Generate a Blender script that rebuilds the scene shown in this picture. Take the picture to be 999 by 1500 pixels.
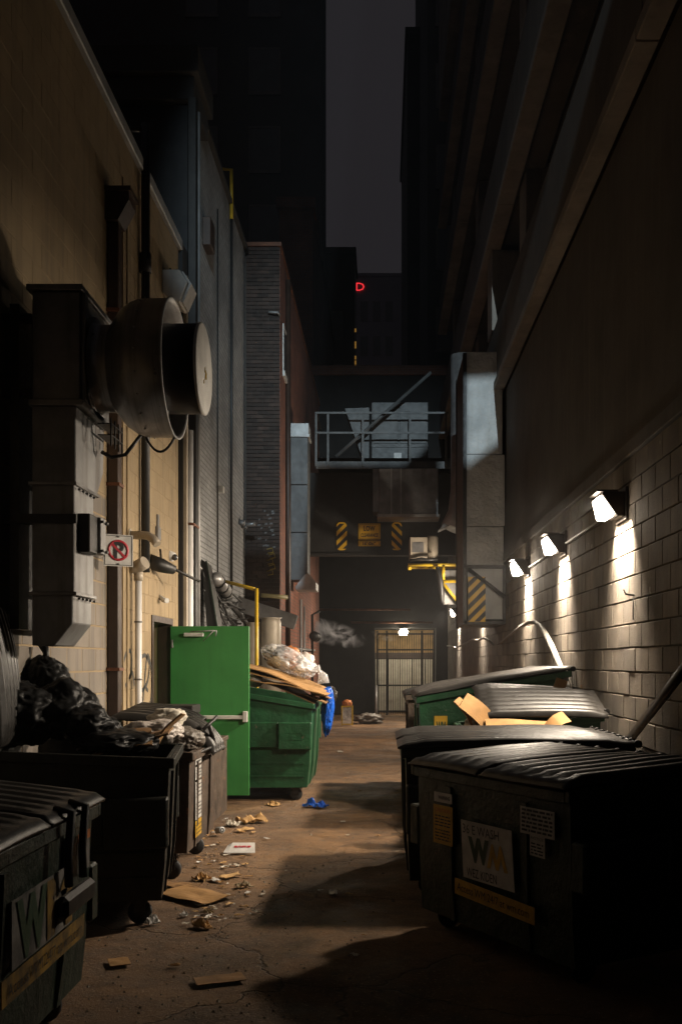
import bpy, bmesh, math, random
from mathutils import Vector, Matrix, noise as mnoise
random.seed(7)
S = bpy.context.scene
for o in list(bpy.data.objects): bpy.data.objects.remove(o)
COL = S.collection
PI = math.pi
# ------------------------------------------------------------------ camera, sky, light, exposure
H, F, CX, CY = 1.68, 1458.0, 560.0, 970.0          # eye height, focal length in photo pixels, vanishing point
cam = bpy.data.cameras.new('camera'); co = bpy.data.objects.new('camera', cam); COL.objects.link(co)
co.location = (0, 0, H); co.rotation_euler = (PI/2, 0, 0)
cam.sensor_fit = 'VERTICAL'; cam.sensor_height = 36; cam.sensor_width = 24; cam.lens = 36*F/1500
cam.shift_x = (499.5-CX)/1500; cam.shift_y = (CY-750)/1500
cam.clip_start = .05; cam.clip_end = 2000
S.camera = co
w = bpy.data.worlds.new('World'); S.world = w; w.use_nodes = True
bgn = w.node_tree.nodes['Background']
bgn.inputs[0].default_value = (1.0, .90, 1.02, 1); bgn.inputs[1].default_value = .0175     # clouded city sky at night
S.view_settings.view_transform = 'Standard'; S.view_settings.look = 'None'
S.view_settings.exposure = 0; S.view_settings.gamma = 1
S.cycles.use_denoising = True
S.cycles.max_bounces = 6; S.cycles.diffuse_bounces = 1; S.cycles.sample_clamp_indirect = 4; S.cycles.volume_bounces = 0
LAMP_E = 27.0           # emission of the wall lamps' glass
LAMP_W, DOWN_W = 112.0, 78.0   # light thrown across the alley and down the wall by each lamp
LAMP_COL = (1.0, .85, .67)
COOL_W = 17000.0         # flood lamp high behind the camera
COOL_POS = Vector((1.55, -7.0, 10.4))
HAZE = .0012  # density of the haze added to lift the blacks
FILL_W = 12.0           # street lamp in the street behind the camera
def light(name, kind, loc, watts, col, parent=None, **kw):
    l = bpy.data.lights.new(name, kind); l.energy = watts; l.color = col
    for k, v in kw.items(): setattr(l, k, v)
    o = bpy.data.objects.new(name, l); COL.objects.link(o); o.location = loc
    if parent:
        o.parent = parent; o.location = Vector(loc)-off_of(parent)
    return o
# ------------------------------------------------------------------ helpers
def P(px, py, Y): return Vector(((px-CX)*Y/F, Y, H-(py-CY)*Y/F))
def G(px, py):                                       # point of the ground seen at a pixel
    Y = H*F/(py-CY); return Vector(((px-CX)*Y/F, Y, 0))
OFF = {}
def off_of(o):
    while o.parent: o = o.parent
    return OFF.get(o.name, Vector((0, 0, 0)))
class MB:
    def __init__(s): s.bm = bmesh.new()
    def faces(s, vs, fs, smooth=False, T=None):
        bv = [s.bm.verts.new(T @ Vector(v) if T else v) for v in vs]; out = []
        for f in fs:
            try:
                q = s.bm.faces.new([bv[i] for i in f]); q.smooth = smooth; out.append(q)
            except ValueError: pass
        return bv
    def box(s, x0, x1, y0, y1, z0, z1, bev=0, seg=1, T=None):
        vs = [(x, y, z) for x in (x0, x1) for y in (y0, y1) for z in (z0, z1)]
        bv = s.faces(vs, [(0,1,3,2),(4,6,7,5),(0,4,5,1),(2,3,7,6),(0,2,6,4),(1,5,7,3)], T=T)
        if bev:
            es = list({e for v in bv for e in v.link_edges})
            bmesh.ops.bevel(s.bm, geom=es, offset=bev, segments=seg, profile=.5, affect='EDGES')
        return s
    def prism(s, pts, vec, T=None, bev=0):
        n = len(pts); vec = Vector(vec)
        vs = [Vector(p) for p in pts]+[Vector(p)+vec for p in pts]
        bv = s.faces(vs, [tuple(range(n))[::-1], tuple(range(n, 2*n))]+[(i, (i+1)%n, n+(i+1)%n, n+i) for i in range(n)], T=T)
        if bev:
            es = list({e for v in bv for e in v.link_edges})
            bmesh.ops.bevel(s.bm, geom=es, offset=bev, segments=1, affect='EDGES')
        return s
    def tube(s, path, r, n=8, cap=True, T=None, squash=1):
        path = [Vector(p) for p in path]; m = len(path)
        rs = r if isinstance(r, (list, tuple)) else [r]*m
        vs = []; up = None
        for i, p in enumerate(path):
            d = (path[min(i+1, m-1)]-path[max(i-1, 0)]).normalized()
            if up is None:
                up = d.orthogonal().normalized()
            up = (up-d*up.dot(d)).normalized(); sd = d.cross(up)
            for k in range(n):
                a = 2*PI*k/n
                vs.append(p+up*math.cos(a)*rs[i]+sd*math.sin(a)*rs[i]*squash)
        fs = [(i*n+k, i*n+(k+1)%n, (i+1)*n+(k+1)%n, (i+1)*n+k) for i in range(m-1) for k in range(n)]
        bv = s.faces(vs, fs, True, T)
        if cap:
            for q in (bv[:n][::-1], bv[-n:]):
                try: s.bm.faces.new(q)
                except ValueError: pass
        return s
    def lathe(s, prof, c, axis='z', n=24, T=None, cap=False):
        c = Vector(c); vs = []
        for r, h in prof:
            for k in range(n):
                a = 2*PI*k/n; u, v = r*math.cos(a), r*math.sin(a)
                vs.append(c+{'x': Vector((h, u, v)), 'y': Vector((u, h, v)), 'z': Vector((u, v, h))}[axis])
        m = len(prof)
        fs = [(i*n+k, i*n+(k+1)%n, (i+1)*n+(k+1)%n, (i+1)*n+k) for i in range(m-1) for k in range(n)]
        bv = s.faces(vs, fs, True, T)
        if cap:
            for q in (bv[:n], bv[-n:]):
                try: s.bm.faces.new(q)
                except ValueError: pass
        return s
    def grid(s, fn, nu, nv, thick=0, smooth=True, T=None):
        vs = [Vector(fn(i/nu, j/nv)) for i in range(nu+1) for j in range(nv+1)]
        k = nv+1
        fs = [(i*k+j, (i+1)*k+j, (i+1)*k+j+1, i*k+j+1) for i in range(nu) for j in range(nv)]
        if thick:
            N = len(vs)
            off = thick if isinstance(thick, Vector) else Vector((0, 0, -thick))
            vs += [v+off for v in vs]
            fs += [tuple(N+q for q in f[::-1]) for f in fs]
            b = [i*k for i in range(nu+1)]+[nu*k+j for j in range(1, nv+1)]+[i*k+nv for i in range(nu-1, -1, -1)]+[j for j in range(nv-1, 0, -1)]
            fs += [(b[i], b[(i+1)%len(b)], N+b[(i+1)%len(b)], N+b[i]) for i in range(len(b))]
        s.faces(vs, fs, smooth, T); return s
    def blob(s, c, rad, seed=0, sub=4, amp=.18, freq=2.2, fold=.08, T=None, flat=None):
        r = bmesh.ops.create_icosphere(s.bm, subdivisions=sub, radius=1)
        o = Vector((seed*7.31, seed*3.17, seed*1.7)); R = Vector(rad); c = Vector(c)
        for v in r['verts']:
            d = v.co.normalized()
            k = 1+amp*mnoise.noise(d*freq+o)+fold*(1-abs(mnoise.noise(d*freq*2.4+o))*3)+fold*.35*(1-abs(mnoise.noise(Vector((d.x*freq*5, d.y*freq*5, d.z*freq*1.8))+o))*3)
            p = Vector((d.x*R.x, d.y*R.y, d.z*R.z))*k
            if flat is not None and p.z < flat: p.z = flat
            v.co = (T @ p if T else p)+c
        for v in r['verts']:
            for f in v.link_faces: f.smooth = True
        return s
def part(name, mb, m, parent=None, label=None, kind=None):
    if isinstance(mb, MB):
        me = bpy.data.meshes.new(name)
        bmesh.ops.recalc_face_normals(mb.bm, faces=mb.bm.faces)
        mb.bm.to_mesh(me); mb.bm.free()
    else: me = mb
    if m: me.materials.append(m)
    o = bpy.data.objects.new(name, me); COL.objects.link(o)
    if parent:
        o.parent = parent
        f = off_of(parent)
        if f.length: me.transform(Matrix.Translation(-f))
    if label: o['label'] = label
    if kind: o['kind'] = kind
    return o
def thing(name, label, cat, loc=(0,0,0), rotz=0, group=None, world=True):
    o = bpy.data.objects.new(name, None); COL.objects.link(o); o.empty_display_size = .1
    o.location = loc; o.rotation_euler = (0, 0, rotz)
    o['label'] = label; o['category'] = cat
    if group: o['group'] = group
    if world: OFF[o.name] = Vector(loc)           # parts are given in world coordinates
    return o
def tag(o, label, cat, group=None):
    o['label'] = label; o['category'] = cat
    if group: o['group'] = group
    return o
def centre(o):                                      # put a one-mesh thing's origin at its base
    vs = [v.co for v in o.data.vertices]
    c = Vector(((min(v.x for v in vs)+max(v.x for v in vs))/2, (min(v.y for v in vs)+max(v.y for v in vs))/2, min(v.z for v in vs)))
    o.data.transform(Matrix.Translation(-c)); o.location = c
    return o
def struct(name, mb, m): return part(name, mb, m, None, None, 'structure')
# ------------------------------------------------------------------ materials
def nodes(name):
    m = bpy.data.materials.new(name); m.use_nodes = True
    nt = m.node_tree; return m, nt, nt.nodes['Principled BSDF'], nt.nodes, nt.links
def mat(name, col, rough=.6, metal=0, var=.35, scale=3, bump=.15, bscale=25, col2=None, streak=0, streak_col=None, spec=.5, rand=0, speck=None, rvar=.15, bdist=.01, streak_scale=(9, 9, .5)):
    m, nt, b, N, L = nodes(name)
    geo = N.new('ShaderNodeNewGeometry')
    def noise(sc, det=6, vec=None, rgh=.6):
        n = N.new('ShaderNodeTexNoise'); n.inputs['Scale'].default_value = sc; n.inputs['Detail'].default_value = det
        n.inputs['Roughness'].default_value = rgh
        L.new(vec or geo.outputs['Position'], n.inputs['Vector']); return n.outputs['Fac']
    def ramp(fac, a, c):
        r = N.new('ShaderNodeMapRange'); r.inputs[1].default_value = a; r.inputs[2].default_value = c; L.new(fac, r.inputs[0]); return r.outputs[0]
    def mix(fac, a, c):
        x = N.new('ShaderNodeMix'); x.data_type = 'RGBA'
        if isinstance(fac, (int, float)): x.inputs[0].default_value = fac
        else: L.new(fac, x.inputs[0])
        for s_, v in ((6, a), (7, c)):
            if isinstance(v, tuple): x.inputs[s_].default_value = (*v, 1)
            else: L.new(v, x.inputs[s_])
        return x.outputs[2]
    c2 = col2 or tuple(c*(1-var) for c in col)
    n1 = noise(scale)
    out = mix(ramp(n1, .35, .68), tuple(col), tuple(c2))
    if streak:
        mp = N.new('ShaderNodeMapping'); mp.inputs['Scale'].default_value = streak_scale; L.new(geo.outputs['Position'], mp.inputs['Vector'])
        sf = ramp(noise(1.0, 5, mp.outputs[0]), .5, .72)
        mm = N.new('ShaderNodeMath'); mm.operation = 'MULTIPLY'; mm.inputs[1].default_value = streak; L.new(sf, mm.inputs[0])
        out = mix(mm.outputs[0], out, streak_col or tuple(c*.3 for c in col))
    if speck:
        out = mix(ramp(noise(speck[1], 2), speck[2], speck[2]+.04), out, speck[0])
    if rand:
        oi = N.new('ShaderNodeObjectInfo'); hs = N.new('ShaderNodeHueSaturation')
        r = N.new('ShaderNodeMapRange'); r.inputs[3].default_value = 1-rand; r.inputs[4].default_value = 1+rand*.6
        L.new(oi.outputs['Random'], r.inputs[0]); L.new(r.outputs[0], hs.inputs['Value']); L.new(out, hs.inputs['Color']); out = hs.outputs[0]
    L.new(out, b.inputs['Base Color'])
    b.inputs['Metallic'].default_value = metal; b.inputs['Specular IOR Level'].default_value = spec
    rr = N.new('ShaderNodeMapRange'); rr.inputs[3].default_value = max(.03, rough-rvar); rr.inputs[4].default_value = min(1, rough+rvar)
    L.new(noise(scale*3.1, 5), rr.inputs[0]); L.new(rr.outputs[0], b.inputs['Roughness'])
    if bump:
        bp = N.new('ShaderNodeBump'); bp.inputs['Strength'].default_value = bump; bp.inputs['Distance'].default_value = bdist
        L.new(noise(bscale, 8, rgh=.65), bp.inputs['Height']); L.new(bp.outputs[0], b.inputs['Normal'])
    return m
def brick_mat(name, c1, c2, mortar, axis='x', streak=0, rough=.75, bw=.21, bh=.075):
    m, nt, b, N, L = nodes(name)
    geo = N.new('ShaderNodeNewGeometry'); sp = N.new('ShaderNodeSeparateXYZ'); cb = N.new('ShaderNodeCombineXYZ')
    L.new(geo.outputs['Position'], sp.inputs[0]); L.new(sp.outputs[1 if axis == 'x' else 0], cb.inputs[0]); L.new(sp.outputs[2], cb.inputs[1])
    t = N.new('ShaderNodeTexBrick'); L.new(cb.outputs[0], t.inputs['Vector'])
    t.inputs['Scale'].default_value = 1; t.inputs['Brick Width'].default_value = bw; t.inputs['Row Height'].default_value = bh
    t.inputs['Mortar Size'].default_value = .008; t.inputs['Mortar Smooth'].default_value = .3
    t.inputs['Color1'].default_value = (*c1, 1); t.inputs['Color2'].default_value = (*c2, 1); t.inputs['Mortar'].default_value = (*mortar, 1)
    n = N.new('ShaderNodeTexNoise'); n.inputs['Scale'].default_value = 1.3; n.inputs['Detail'].default_value = 7; L.new(geo.outputs['Position'], n.inputs['Vector'])
    r = N.new('ShaderNodeMapRange'); r.inputs[1].default_value = .3; r.inputs[2].default_value = .75; r.inputs[3].default_value = 1.15; r.inputs[4].default_value = .55
    L.new(n.outputs['Fac'], r.inputs[0])
    hs = N.new('ShaderNodeHueSaturation'); L.new(r.outputs[0], hs.inputs['Value']); L.new(t.outputs['Color'], hs.inputs['Color'])
    L.new(hs.outputs[0], b.inputs['Base Color']); b.inputs['Roughness'].default_value = rough
    n2 = N.new('ShaderNodeTexNoise'); n2.inputs['Scale'].default_value = 40; n2.inputs['Detail'].default_value = 4; L.new(geo.outputs['Position'], n2.inputs['Vector'])
    sm = N.new('ShaderNodeMath'); sm.operation = 'MULTIPLY_ADD'; sm.inputs[1].default_value = -1; L.new(t.outputs['Fac'], sm.inputs[0])
    s2 = N.new('ShaderNodeMath'); s2.operation = 'MULTIPLY'; s2.inputs[1].default_value = .35; L.new(n2.outputs['Fac'], s2.inputs[0]); L.new(s2.outputs[0], sm.inputs[2])
    bp = N.new('ShaderNodeBump'); bp.inputs['Strength'].default_value = .9; bp.inputs['Distance'].default_value = .012
    L.new(sm.outputs[0], bp.inputs['Height']); L.new(bp.outputs[0], b.inputs['Normal'])
    return m
def emit(name, col, e):
    m, nt, b, N, L = nodes(name)
    b.inputs['Base Color'].default_value = (.8, .8, .8, 1); b.inputs['Emission Color'].default_value = (*col, 1); b.inputs['Emission Strength'].default_value = e
    return m
def film(name, col, alpha, rough=.25):
    m, nt, b, N, L = nodes(name)
    b.inputs['Base Color'].default_value = (*col, 1); b.inputs['Roughness'].default_value = rough
    geo = N.new('ShaderNodeNewGeometry'); n = N.new('ShaderNodeTexNoise'); n.inputs['Scale'].default_value = 9; n.inputs['Detail'].default_value = 5
    L.new(geo.outputs['Position'], n.inputs['Vector'])
    r = N.new('ShaderNodeMapRange'); r.inputs[1].default_value = .35; r.inputs[2].default_value = .65; r.inputs[3].default_value = alpha*.4; r.inputs[4].default_value = min(1, alpha*1.5)
    L.new(n.outputs['Fac'], r.inputs[0]); L.new(r.outputs[0], b.inputs['Alpha'])
    bp = N.new('ShaderNodeBump'); bp.inputs['Strength'].default_value = .6; bp.inputs['Distance'].default_value = .02; L.new(n.outputs['Fac'], bp.inputs['Height']); L.new(bp.outputs[0], b.inputs['Normal'])
    return m
M = {}
def asphalt():
    m, nt, b, N, L = nodes('stained_asphalt')
    geo = N.new('ShaderNodeNewGeometry'); pos = geo.outputs['Position']
    def noise(sc, det=6, rgh=.6, dist=0):
        n = N.new('ShaderNodeTexNoise'); n.inputs['Scale'].default_value = sc; n.inputs['Detail'].default_value = det; n.inputs['Roughness'].default_value = rgh; n.inputs['Distortion'].default_value = dist
        L.new(pos, n.inputs['Vector']); return n.outputs['Fac']
    def mr(f, a, c, o0=0, o1=1):
        r = N.new('ShaderNodeMapRange'); r.inputs[1].default_value = a; r.inputs[2].default_value = c; r.inputs[3].default_value = o0; r.inputs[4].default_value = o1; L.new(f, r.inputs[0]); return r.outputs[0]
    def mix(f, a, c):
        x = N.new('ShaderNodeMix'); x.data_type = 'RGBA'; L.new(f, x.inputs[0])
        for i, v in ((6, a), (7, c)):
            if isinstance(v, tuple): x.inputs[i].default_value = (*v, 1)
            else: L.new(v, x.inputs[i])
        return x.outputs[2]
    c = mix(mr(noise(.9, 8, .65, .6), .36, .66), (.33,.18,.078), (.11,.06,.029))
    c = mix(mr(noise(5, 8, .7), .45, .75, 0, .75), c, (.06,.04,.028))
    c = mix(mr(noise(48, 4, .75), .58, .64, 0, .9), c, (.45,.31,.18))
    c = mix(mr(noise(70, 3, .7), .62, .7, 0, .7), c, (.03,.022,.018))
    d = N.new('ShaderNodeVectorMath'); d.operation = 'MULTIPLY_ADD'; nn = N.new('ShaderNodeTexNoise'); nn.inputs['Scale'].default_value = 2.5; nn.inputs['Detail'].default_value = 6; L.new(pos, nn.inputs['Vector'])
    L.new(nn.outputs['Color'], d.inputs[0]); d.inputs[1].default_value = (.6,.6,.6); L.new(pos, d.inputs[2])
    v = N.new('ShaderNodeTexVoronoi'); v.feature = 'DISTANCE_TO_EDGE'; v.inputs['Scale'].default_value = .55; L.new(d.outputs[0], v.inputs['Vector'])
    crack = mr(v.outputs['Distance'], .0, .007, 1, 0)
    c = mix(mr(crack, 0, 1, 0, .6), c, (.025,.02,.016))
    L.new(c, b.inputs['Base Color'])
    L.new(mr(noise(1.3, 7, .65), .35, .62, .36, .85), b.inputs['Roughness'])
    h = N.new('ShaderNodeMath'); h.operation = 'MULTIPLY_ADD'; L.new(crack, h.inputs[0]); h.inputs[1].default_value = -1.2; L.new(noise(75, 6, .8), h.inputs[2])
    h2 = N.new('ShaderNodeMath'); h2.operation = 'MULTIPLY_ADD'; L.new(noise(6, 5), h2.inputs[0]); h2.inputs[1].default_value = 1.6; L.new(h.outputs[0], h2.inputs[2])
    bp = N.new('ShaderNodeBump'); bp.inputs['Strength'].default_value = 1; bp.inputs['Distance'].default_value = .035; L.new(h2.outputs[0], bp.inputs['Height']); L.new(bp.outputs[0], b.inputs['Normal'])
    return m
M['asphalt'] = asphalt()
M['asphalt_plain'] = mat('plain_asphalt', (.15,.103,.066), .62, 0, .55, .9, .6, 60, speck=((.25,.21,.16), 55, .70), rvar=.3, bdist=.02, streak=0)
M['tan_block'] = mat('tan_block', (.375,.275,.155), .8, 0, .42, .8, .35, 60, streak=.7, streak_col=(.17,.125,.075), rand=.05)
M['grey_block'] = mat('grey_block', (.25,.24,.24), .8, 0, .35, 1.3, .35, 60, streak=.5, streak_col=(.13,.12,.11), rand=.12)
M['tan_core'] = mat('tan_mortar', (.32,.235,.133), .85, 0, .3, 2, .2, 60)
def paint_split(m, grey):                        # lower near stretch of the wall was painted grey
    nt = m.node_tree; N, L = nt.nodes, nt.links; b = N['Principled BSDF']; old = b.inputs['Base Color'].links[0].from_socket
    geo = N.new('ShaderNodeNewGeometry'); sp = N.new('ShaderNodeSeparateXYZ'); L.new(geo.outputs['Position'], sp.inputs[0])
    n = N.new('ShaderNodeTexNoise'); n.inputs['Scale'].default_value = 6; L.new(geo.outputs['Position'], n.inputs['Vector'])
    def edge(sock, lim):
        a = N.new('ShaderNodeMath'); a.operation = 'MULTIPLY_ADD'; a.inputs[1].default_value = .06; L.new(n.outputs['Fac'], a.inputs[0]); L.new(sock, a.inputs[2])
        r = N.new('ShaderNodeMapRange'); r.inputs[1].default_value = lim+.03; r.inputs[2].default_value = lim+.04; r.inputs[3].default_value = 1; r.inputs[4].default_value = 0; L.new(a.outputs[0], r.inputs[0]); return r.outputs[0]
    mu = N.new('ShaderNodeMath'); mu.operation = 'MULTIPLY'; L.new(edge(sp.outputs[1], 9.12), mu.inputs[0]); L.new(edge(sp.outputs[2], 3.17), mu.inputs[1])
    hs = N.new('ShaderNodeMix'); hs.data_type = 'RGBA'; hs.blend_type = 'MULTIPLY'; hs.inputs[0].default_value = 1; L.new(old, hs.inputs[6]); hs.inputs[7].default_value = (*grey, 1)
    x = N.new('ShaderNodeMix'); x.data_type = 'RGBA'; L.new(mu.outputs[0], x.inputs[0]); L.new(old, x.inputs[6]); L.new(hs.outputs[2], x.inputs[7]); L.new(x.outputs[2], b.inputs['Base Color'])
paint_split(M['tan_block'], (.62,.72,1.05))
M['cmu'] = mat('grey_concrete_block', (.195,.16,.122), .8, 0, .5, 2.2, .6, 45, streak=.65, streak_col=(.08,.066,.052), rand=.3, speck=((.34,.31,.27), 7, .74))
M['cmu_core'] = mat('block_mortar', (.1,.085,.07), .9, 0, .3, 3, .2, 60)
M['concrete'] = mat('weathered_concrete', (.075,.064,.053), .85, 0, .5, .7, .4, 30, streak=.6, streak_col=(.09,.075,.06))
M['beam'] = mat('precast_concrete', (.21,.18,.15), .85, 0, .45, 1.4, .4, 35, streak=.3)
M['dark_wall'] = mat('dark_masonry', (.055,.05,.045), .85, 0, .4, .6, .3, 20)
M['unlit_black'] = mat('unlit_wall_black', (.02,.02,.021), .7, 0, .4, 2, .2, 20)  # near-black stands in for shade on the front and corner walls
M['far_wall'] = mat('far_masonry', (.22,.2,.23), .85, 0, .3, .2, 0)
M['grey_brick'] = brick_mat('grey_painted_brick', (.31,.31,.305), (.24,.24,.24), (.15,.15,.15), 'x')
M['grey_brick_y'] = brick_mat('grey_painted_brick_front', (.2,.21,.22), (.17,.18,.19), (.12,.12,.12), 'y')
M['red_brick'] = brick_mat('red_brick_wall', (.25,.085,.045), (.19,.065,.04), (.14,.11,.09), 'x')
M['red_brick_y'] = brick_mat('red_brick_front', (.17,.075,.045), (.13,.06,.04), (.12,.1,.085), 'y')
M['brown_brick'] = mat('brown_brick', (.05,.03,.022), .8, 0, .4, 5, .4, 60, rand=.45)
M['mortar'] = mat('pale_mortar', (.07,.06,.05), .9, 0, .3, 4, .3, 60)
M['galv'] = mat('galvanised_steel', (.33,.325,.32), .5, .2, .5, 2.2, .3, 9, streak=.65, streak_col=(.1,.08,.065), bdist=.02)
M['galv_pale'] = mat('pale_galvanised_steel', (.46,.46,.45), .5, .25, .35, 2.5, .35, 7, streak=.3, streak_col=(.25,.22,.18), bdist=.03)
M['duct_white'] = mat('pale_painted_duct', (.55,.54,.52), .55, 0, .3, 2.0, 1.0, 4.5, streak=.35, streak_col=(.3,.26,.2), bdist=.09)
M['walk_steel'] = mat('weathered_grey_steel', (.11,.112,.11), .55, .1, .45, 3, .3, 12, streak=.4, streak_col=(.06,.055,.05))
M['galv_dark'] = mat('grimy_steel', (.27,.262,.258), .36, .4, .5, 3, .3, 12, streak=.5, streak_col=(.1,.085,.07), bdist=.015)
M['brushed'] = mat('brushed_grimy_steel', (.3,.29,.285), .33, .45, .45, 3, .25, 10, streak=.75, streak_col=(.11,.1,.09), streak_scale=(55, 1.6, 1.6), bdist=.012)
M['black_steel'] = mat('black_steel', (.03,.028,.026), .45, .3, .4, 5, .15, 30)
M['dark_brown'] = mat('dark_brown_paint', (.055,.032,.022), .5, .1, .4, 5, .15, 30)
M['rust'] = mat('rust_brown_paint', (.2,.075,.035), .6, .1, .5, 6, .25, 40)
M['white'] = mat('dirty_white_paint', (.68,.66,.62), .5, 0, .25, 6, .1, 40, streak=.3, streak_col=(.4,.36,.3))
M['pvc'] = mat('white_pvc', (.72,.7,.68), .4, 0, .15, 5, .05, 40)
M['beige'] = mat('beige_metal', (.42,.36,.28), .5, .1, .3, 4, .12, 20, streak=.3)
M['green_door'] = mat('green_door_paint', (.046,.235,.056), .45, 0, .22, 2.2, .12, 8, streak=.25, streak_col=(.025,.1,.03))
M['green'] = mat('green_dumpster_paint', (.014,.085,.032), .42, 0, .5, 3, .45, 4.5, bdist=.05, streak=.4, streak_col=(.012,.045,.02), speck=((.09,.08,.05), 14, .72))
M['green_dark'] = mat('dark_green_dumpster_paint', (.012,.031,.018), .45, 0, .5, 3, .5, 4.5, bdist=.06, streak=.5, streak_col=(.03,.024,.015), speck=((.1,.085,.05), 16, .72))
M['bin_black'] = mat('blackened_bin_steel', (.02,.022,.018), .45, .2, .5, 3, .5, 4.5, bdist=.06, streak=.4, streak_col=(.05,.035,.02))
M['bin_brown'] = mat('rusty_bin_steel', (.105,.075,.055), .6, .2, .7, 4, .5, 6, bdist=.05, speck=((.2,.09,.04), 9, .66), streak=.7, streak_col=(.05,.03,.02))
M['lid'] = mat('black_plastic_lid', (.028,.026,.024), .4, 0, .4, 5, .12, 40, speck=((.12,.1,.08), 25, .73), rvar=.14, spec=.35)
M['lid_worn'] = mat('worn_grey_plastic_lid', (.05,.046,.042), .42, 0, .5, 4, .15, 40, rvar=.14, spec=.35)
M['rubber'] = mat('black_rubber', (.02,.02,.02), .7)
M['yellow'] = mat('yellow_paint', (.62,.4,.02), .45, 0, .3, 8, .1, 40)
M['sign_yellow'] = mat('sign_yellow', (.8,.47,.02), .45, 0, .15, 8, .05, 40)
M['sticker_yellow'] = mat('sticker_yellow', (.62,.36,.03), .5, 0, .35, 12, .05, 40)
M['orange'] = mat('sticker_orange', (.55,.16,.03), .5, 0, .3, 12, .05, 40)
M['sticker_white'] = mat('sticker_white', (.62,.6,.57), .5, 0, .3, 9, .05, 40)
M['sticker_dirty_dim'] = mat('grimy_dim_sticker', (.3,.28,.26), .6, 0, .8, 7, .1, 30, col2=(.03,.03,.028), streak=.8, streak_col=(.02,.02,.02))  # dark grime marks, base also darkened for the dim light on this bin
M['yellow_dirty_dim'] = mat('grimy_dim_yellow_sticker', (.4,.23,.03), .6, 0, .8, 8, .1, 30, col2=(.05,.035,.015), streak=.6, streak_col=(.02,.02,.02))  # grimy yellow, darkened as well to suit the dimly lit bin front
M['ink'] = mat('black_ink', (.015,.015,.015), .5, 0, 0, 5, 0)
M['ink_green'] = mat('dark_green_ink', (.03,.07,.035), .5, 0, 0, 5, 0)
M['red'] = mat('sign_red', (.42,.02,.035), .45, 0, .15, 8, 0)
M['card'] = mat('cardboard', (.37,.2,.068), .8, 0, .35, 7, .3, 45)
M['card_dark'] = mat('damp_cardboard', (.3,.16,.06), .8, 0, .5, 7, .35, 40)
M['paper'] = mat('crumpled_paper', (.66,.6,.5), .8, 0, .3, 14, .3, 60)
M['kraft'] = mat('crumpled_kraft_paper', (.55,.33,.13), .75, 0, .4, 16, .3, 60)
M['bag_black'] = mat('black_bag_plastic', (.012,.012,.012), .42, 0, .2, 6, .3, 7, bdist=.03, rvar=.1, spec=.14)
M['bag_grey'] = mat('grey_bag_plastic', (.16,.14,.12), .3, 0, .3, 6, .6, 14, bdist=.03, rvar=.1)
M['bag_blue'] = mat('blue_bag_plastic', (.015,.12,.62), .25, 0, .3, 7, .7, 20, bdist=.02, rvar=.1)
M['bag_white'] = mat('white_bag_plastic', (.62,.55,.5), .35, 0, .3, 7, .6, 18, bdist=.02)
M['film'] = film('clear_bag_film', (.85,.84,.85), .4, .14)
M['food'] = mat('orange_food_waste', (.6,.2,.05), .6, 0, .6, 14, .4, 30)
M['food2'] = mat('pale_food_waste', (.5,.38,.22), .6, 0, .6, 14, .4, 30)
M['cable'] = mat('black_cable', (.02,.019,.018), .5)
M['cable_pale'] = mat('pale_cable', (.19,.175,.155), .55)
M['graffiti'] = mat('black_spray_paint', (.05,.045,.04), .6, 0, .3, 14, 0)
M['graffiti_y'] = mat('yellow_spray_paint', (.4,.28,.05), .6, 0, .4, 14, 0)
M['glass'] = mat('dark_window_glass', (.06,.06,.065), .25, 0, .2, 2, 0)
M['blind'] = mat('window_blind', (.1,.1,.1), .7, 0, .2, 2, 0)
M['frame'] = mat('window_frame', (.14,.12,.11), .7)
M['frame_white'] = mat('white_window_frame', (.6,.58,.54), .6)
M['cream'] = mat('cream_shutter', (.5,.46,.38), .6, 0, .3, 4, .1, 30, streak=.4, streak_col=(.28,.22,.14))
M['lamp_house'] = mat('bronze_lamp_housing', (.05,.04,.033), .5, .3, .3, 8, .1, 40)
M['lens'] = emit('lamp_glass', LAMP_COL, LAMP_E)
M['lens_far'] = emit('far_lamp_glass', LAMP_COL, LAMP_E*6)
M['lens_hidden'] = emit('hidden_lamp_glass', LAMP_COL, LAMP_E*11)
M['gate_lens'] = emit('gate_lamp_glass', (1,.88,.66), 75)
M['neon'] = emit('red_neon', (1,.03,.04), 1.3)
M['lit_window'] = emit('lit_window', (1,.5,.08), .2)
# ------------------------------------------------------------------ lettering
def lettering(text, parent, origin, right, up, height, m, width=None, name='lettering', bold=0, centre_x=False):
    c = bpy.data.curves.new(name, 'FONT'); c.body = text; c.size = 1; c.extrude = 0; c.offset = bold; c.resolution_u = 2
    t = bpy.data.objects.new(name, c); COL.objects.link(t)
    dg = bpy.context.evaluated_depsgraph_get(); dg.update()
    me = bpy.data.meshes.new_from_object(t.evaluated_get(dg)); bpy.data.objects.remove(t)
    xs = [v.co.x for v in me.vertices]; ys = [v.co.y for v in me.vertices]
    if not xs: return None
    sy = height/(max(ys)-min(ys)); sx = (width/(max(xs)-min(xs))) if width else sy
    r, u = Vector(right).normalized(), Vector(up).normalized(); n = r.cross(u)
    me.transform(Matrix.Diagonal((sx, sy, 1, 1)) @ Matrix.Translation((-min(xs), -min(ys), 0)))
    o0 = Vector(origin)+n*.0038
    me.transform(Matrix(((r.x, u.x, n.x, o0.x), (r.y, u.y, n.y, o0.y), (r.z, u.z, n.z, o0.z), (0, 0, 0, 1))))
    return part(name, me, m, parent)
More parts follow.
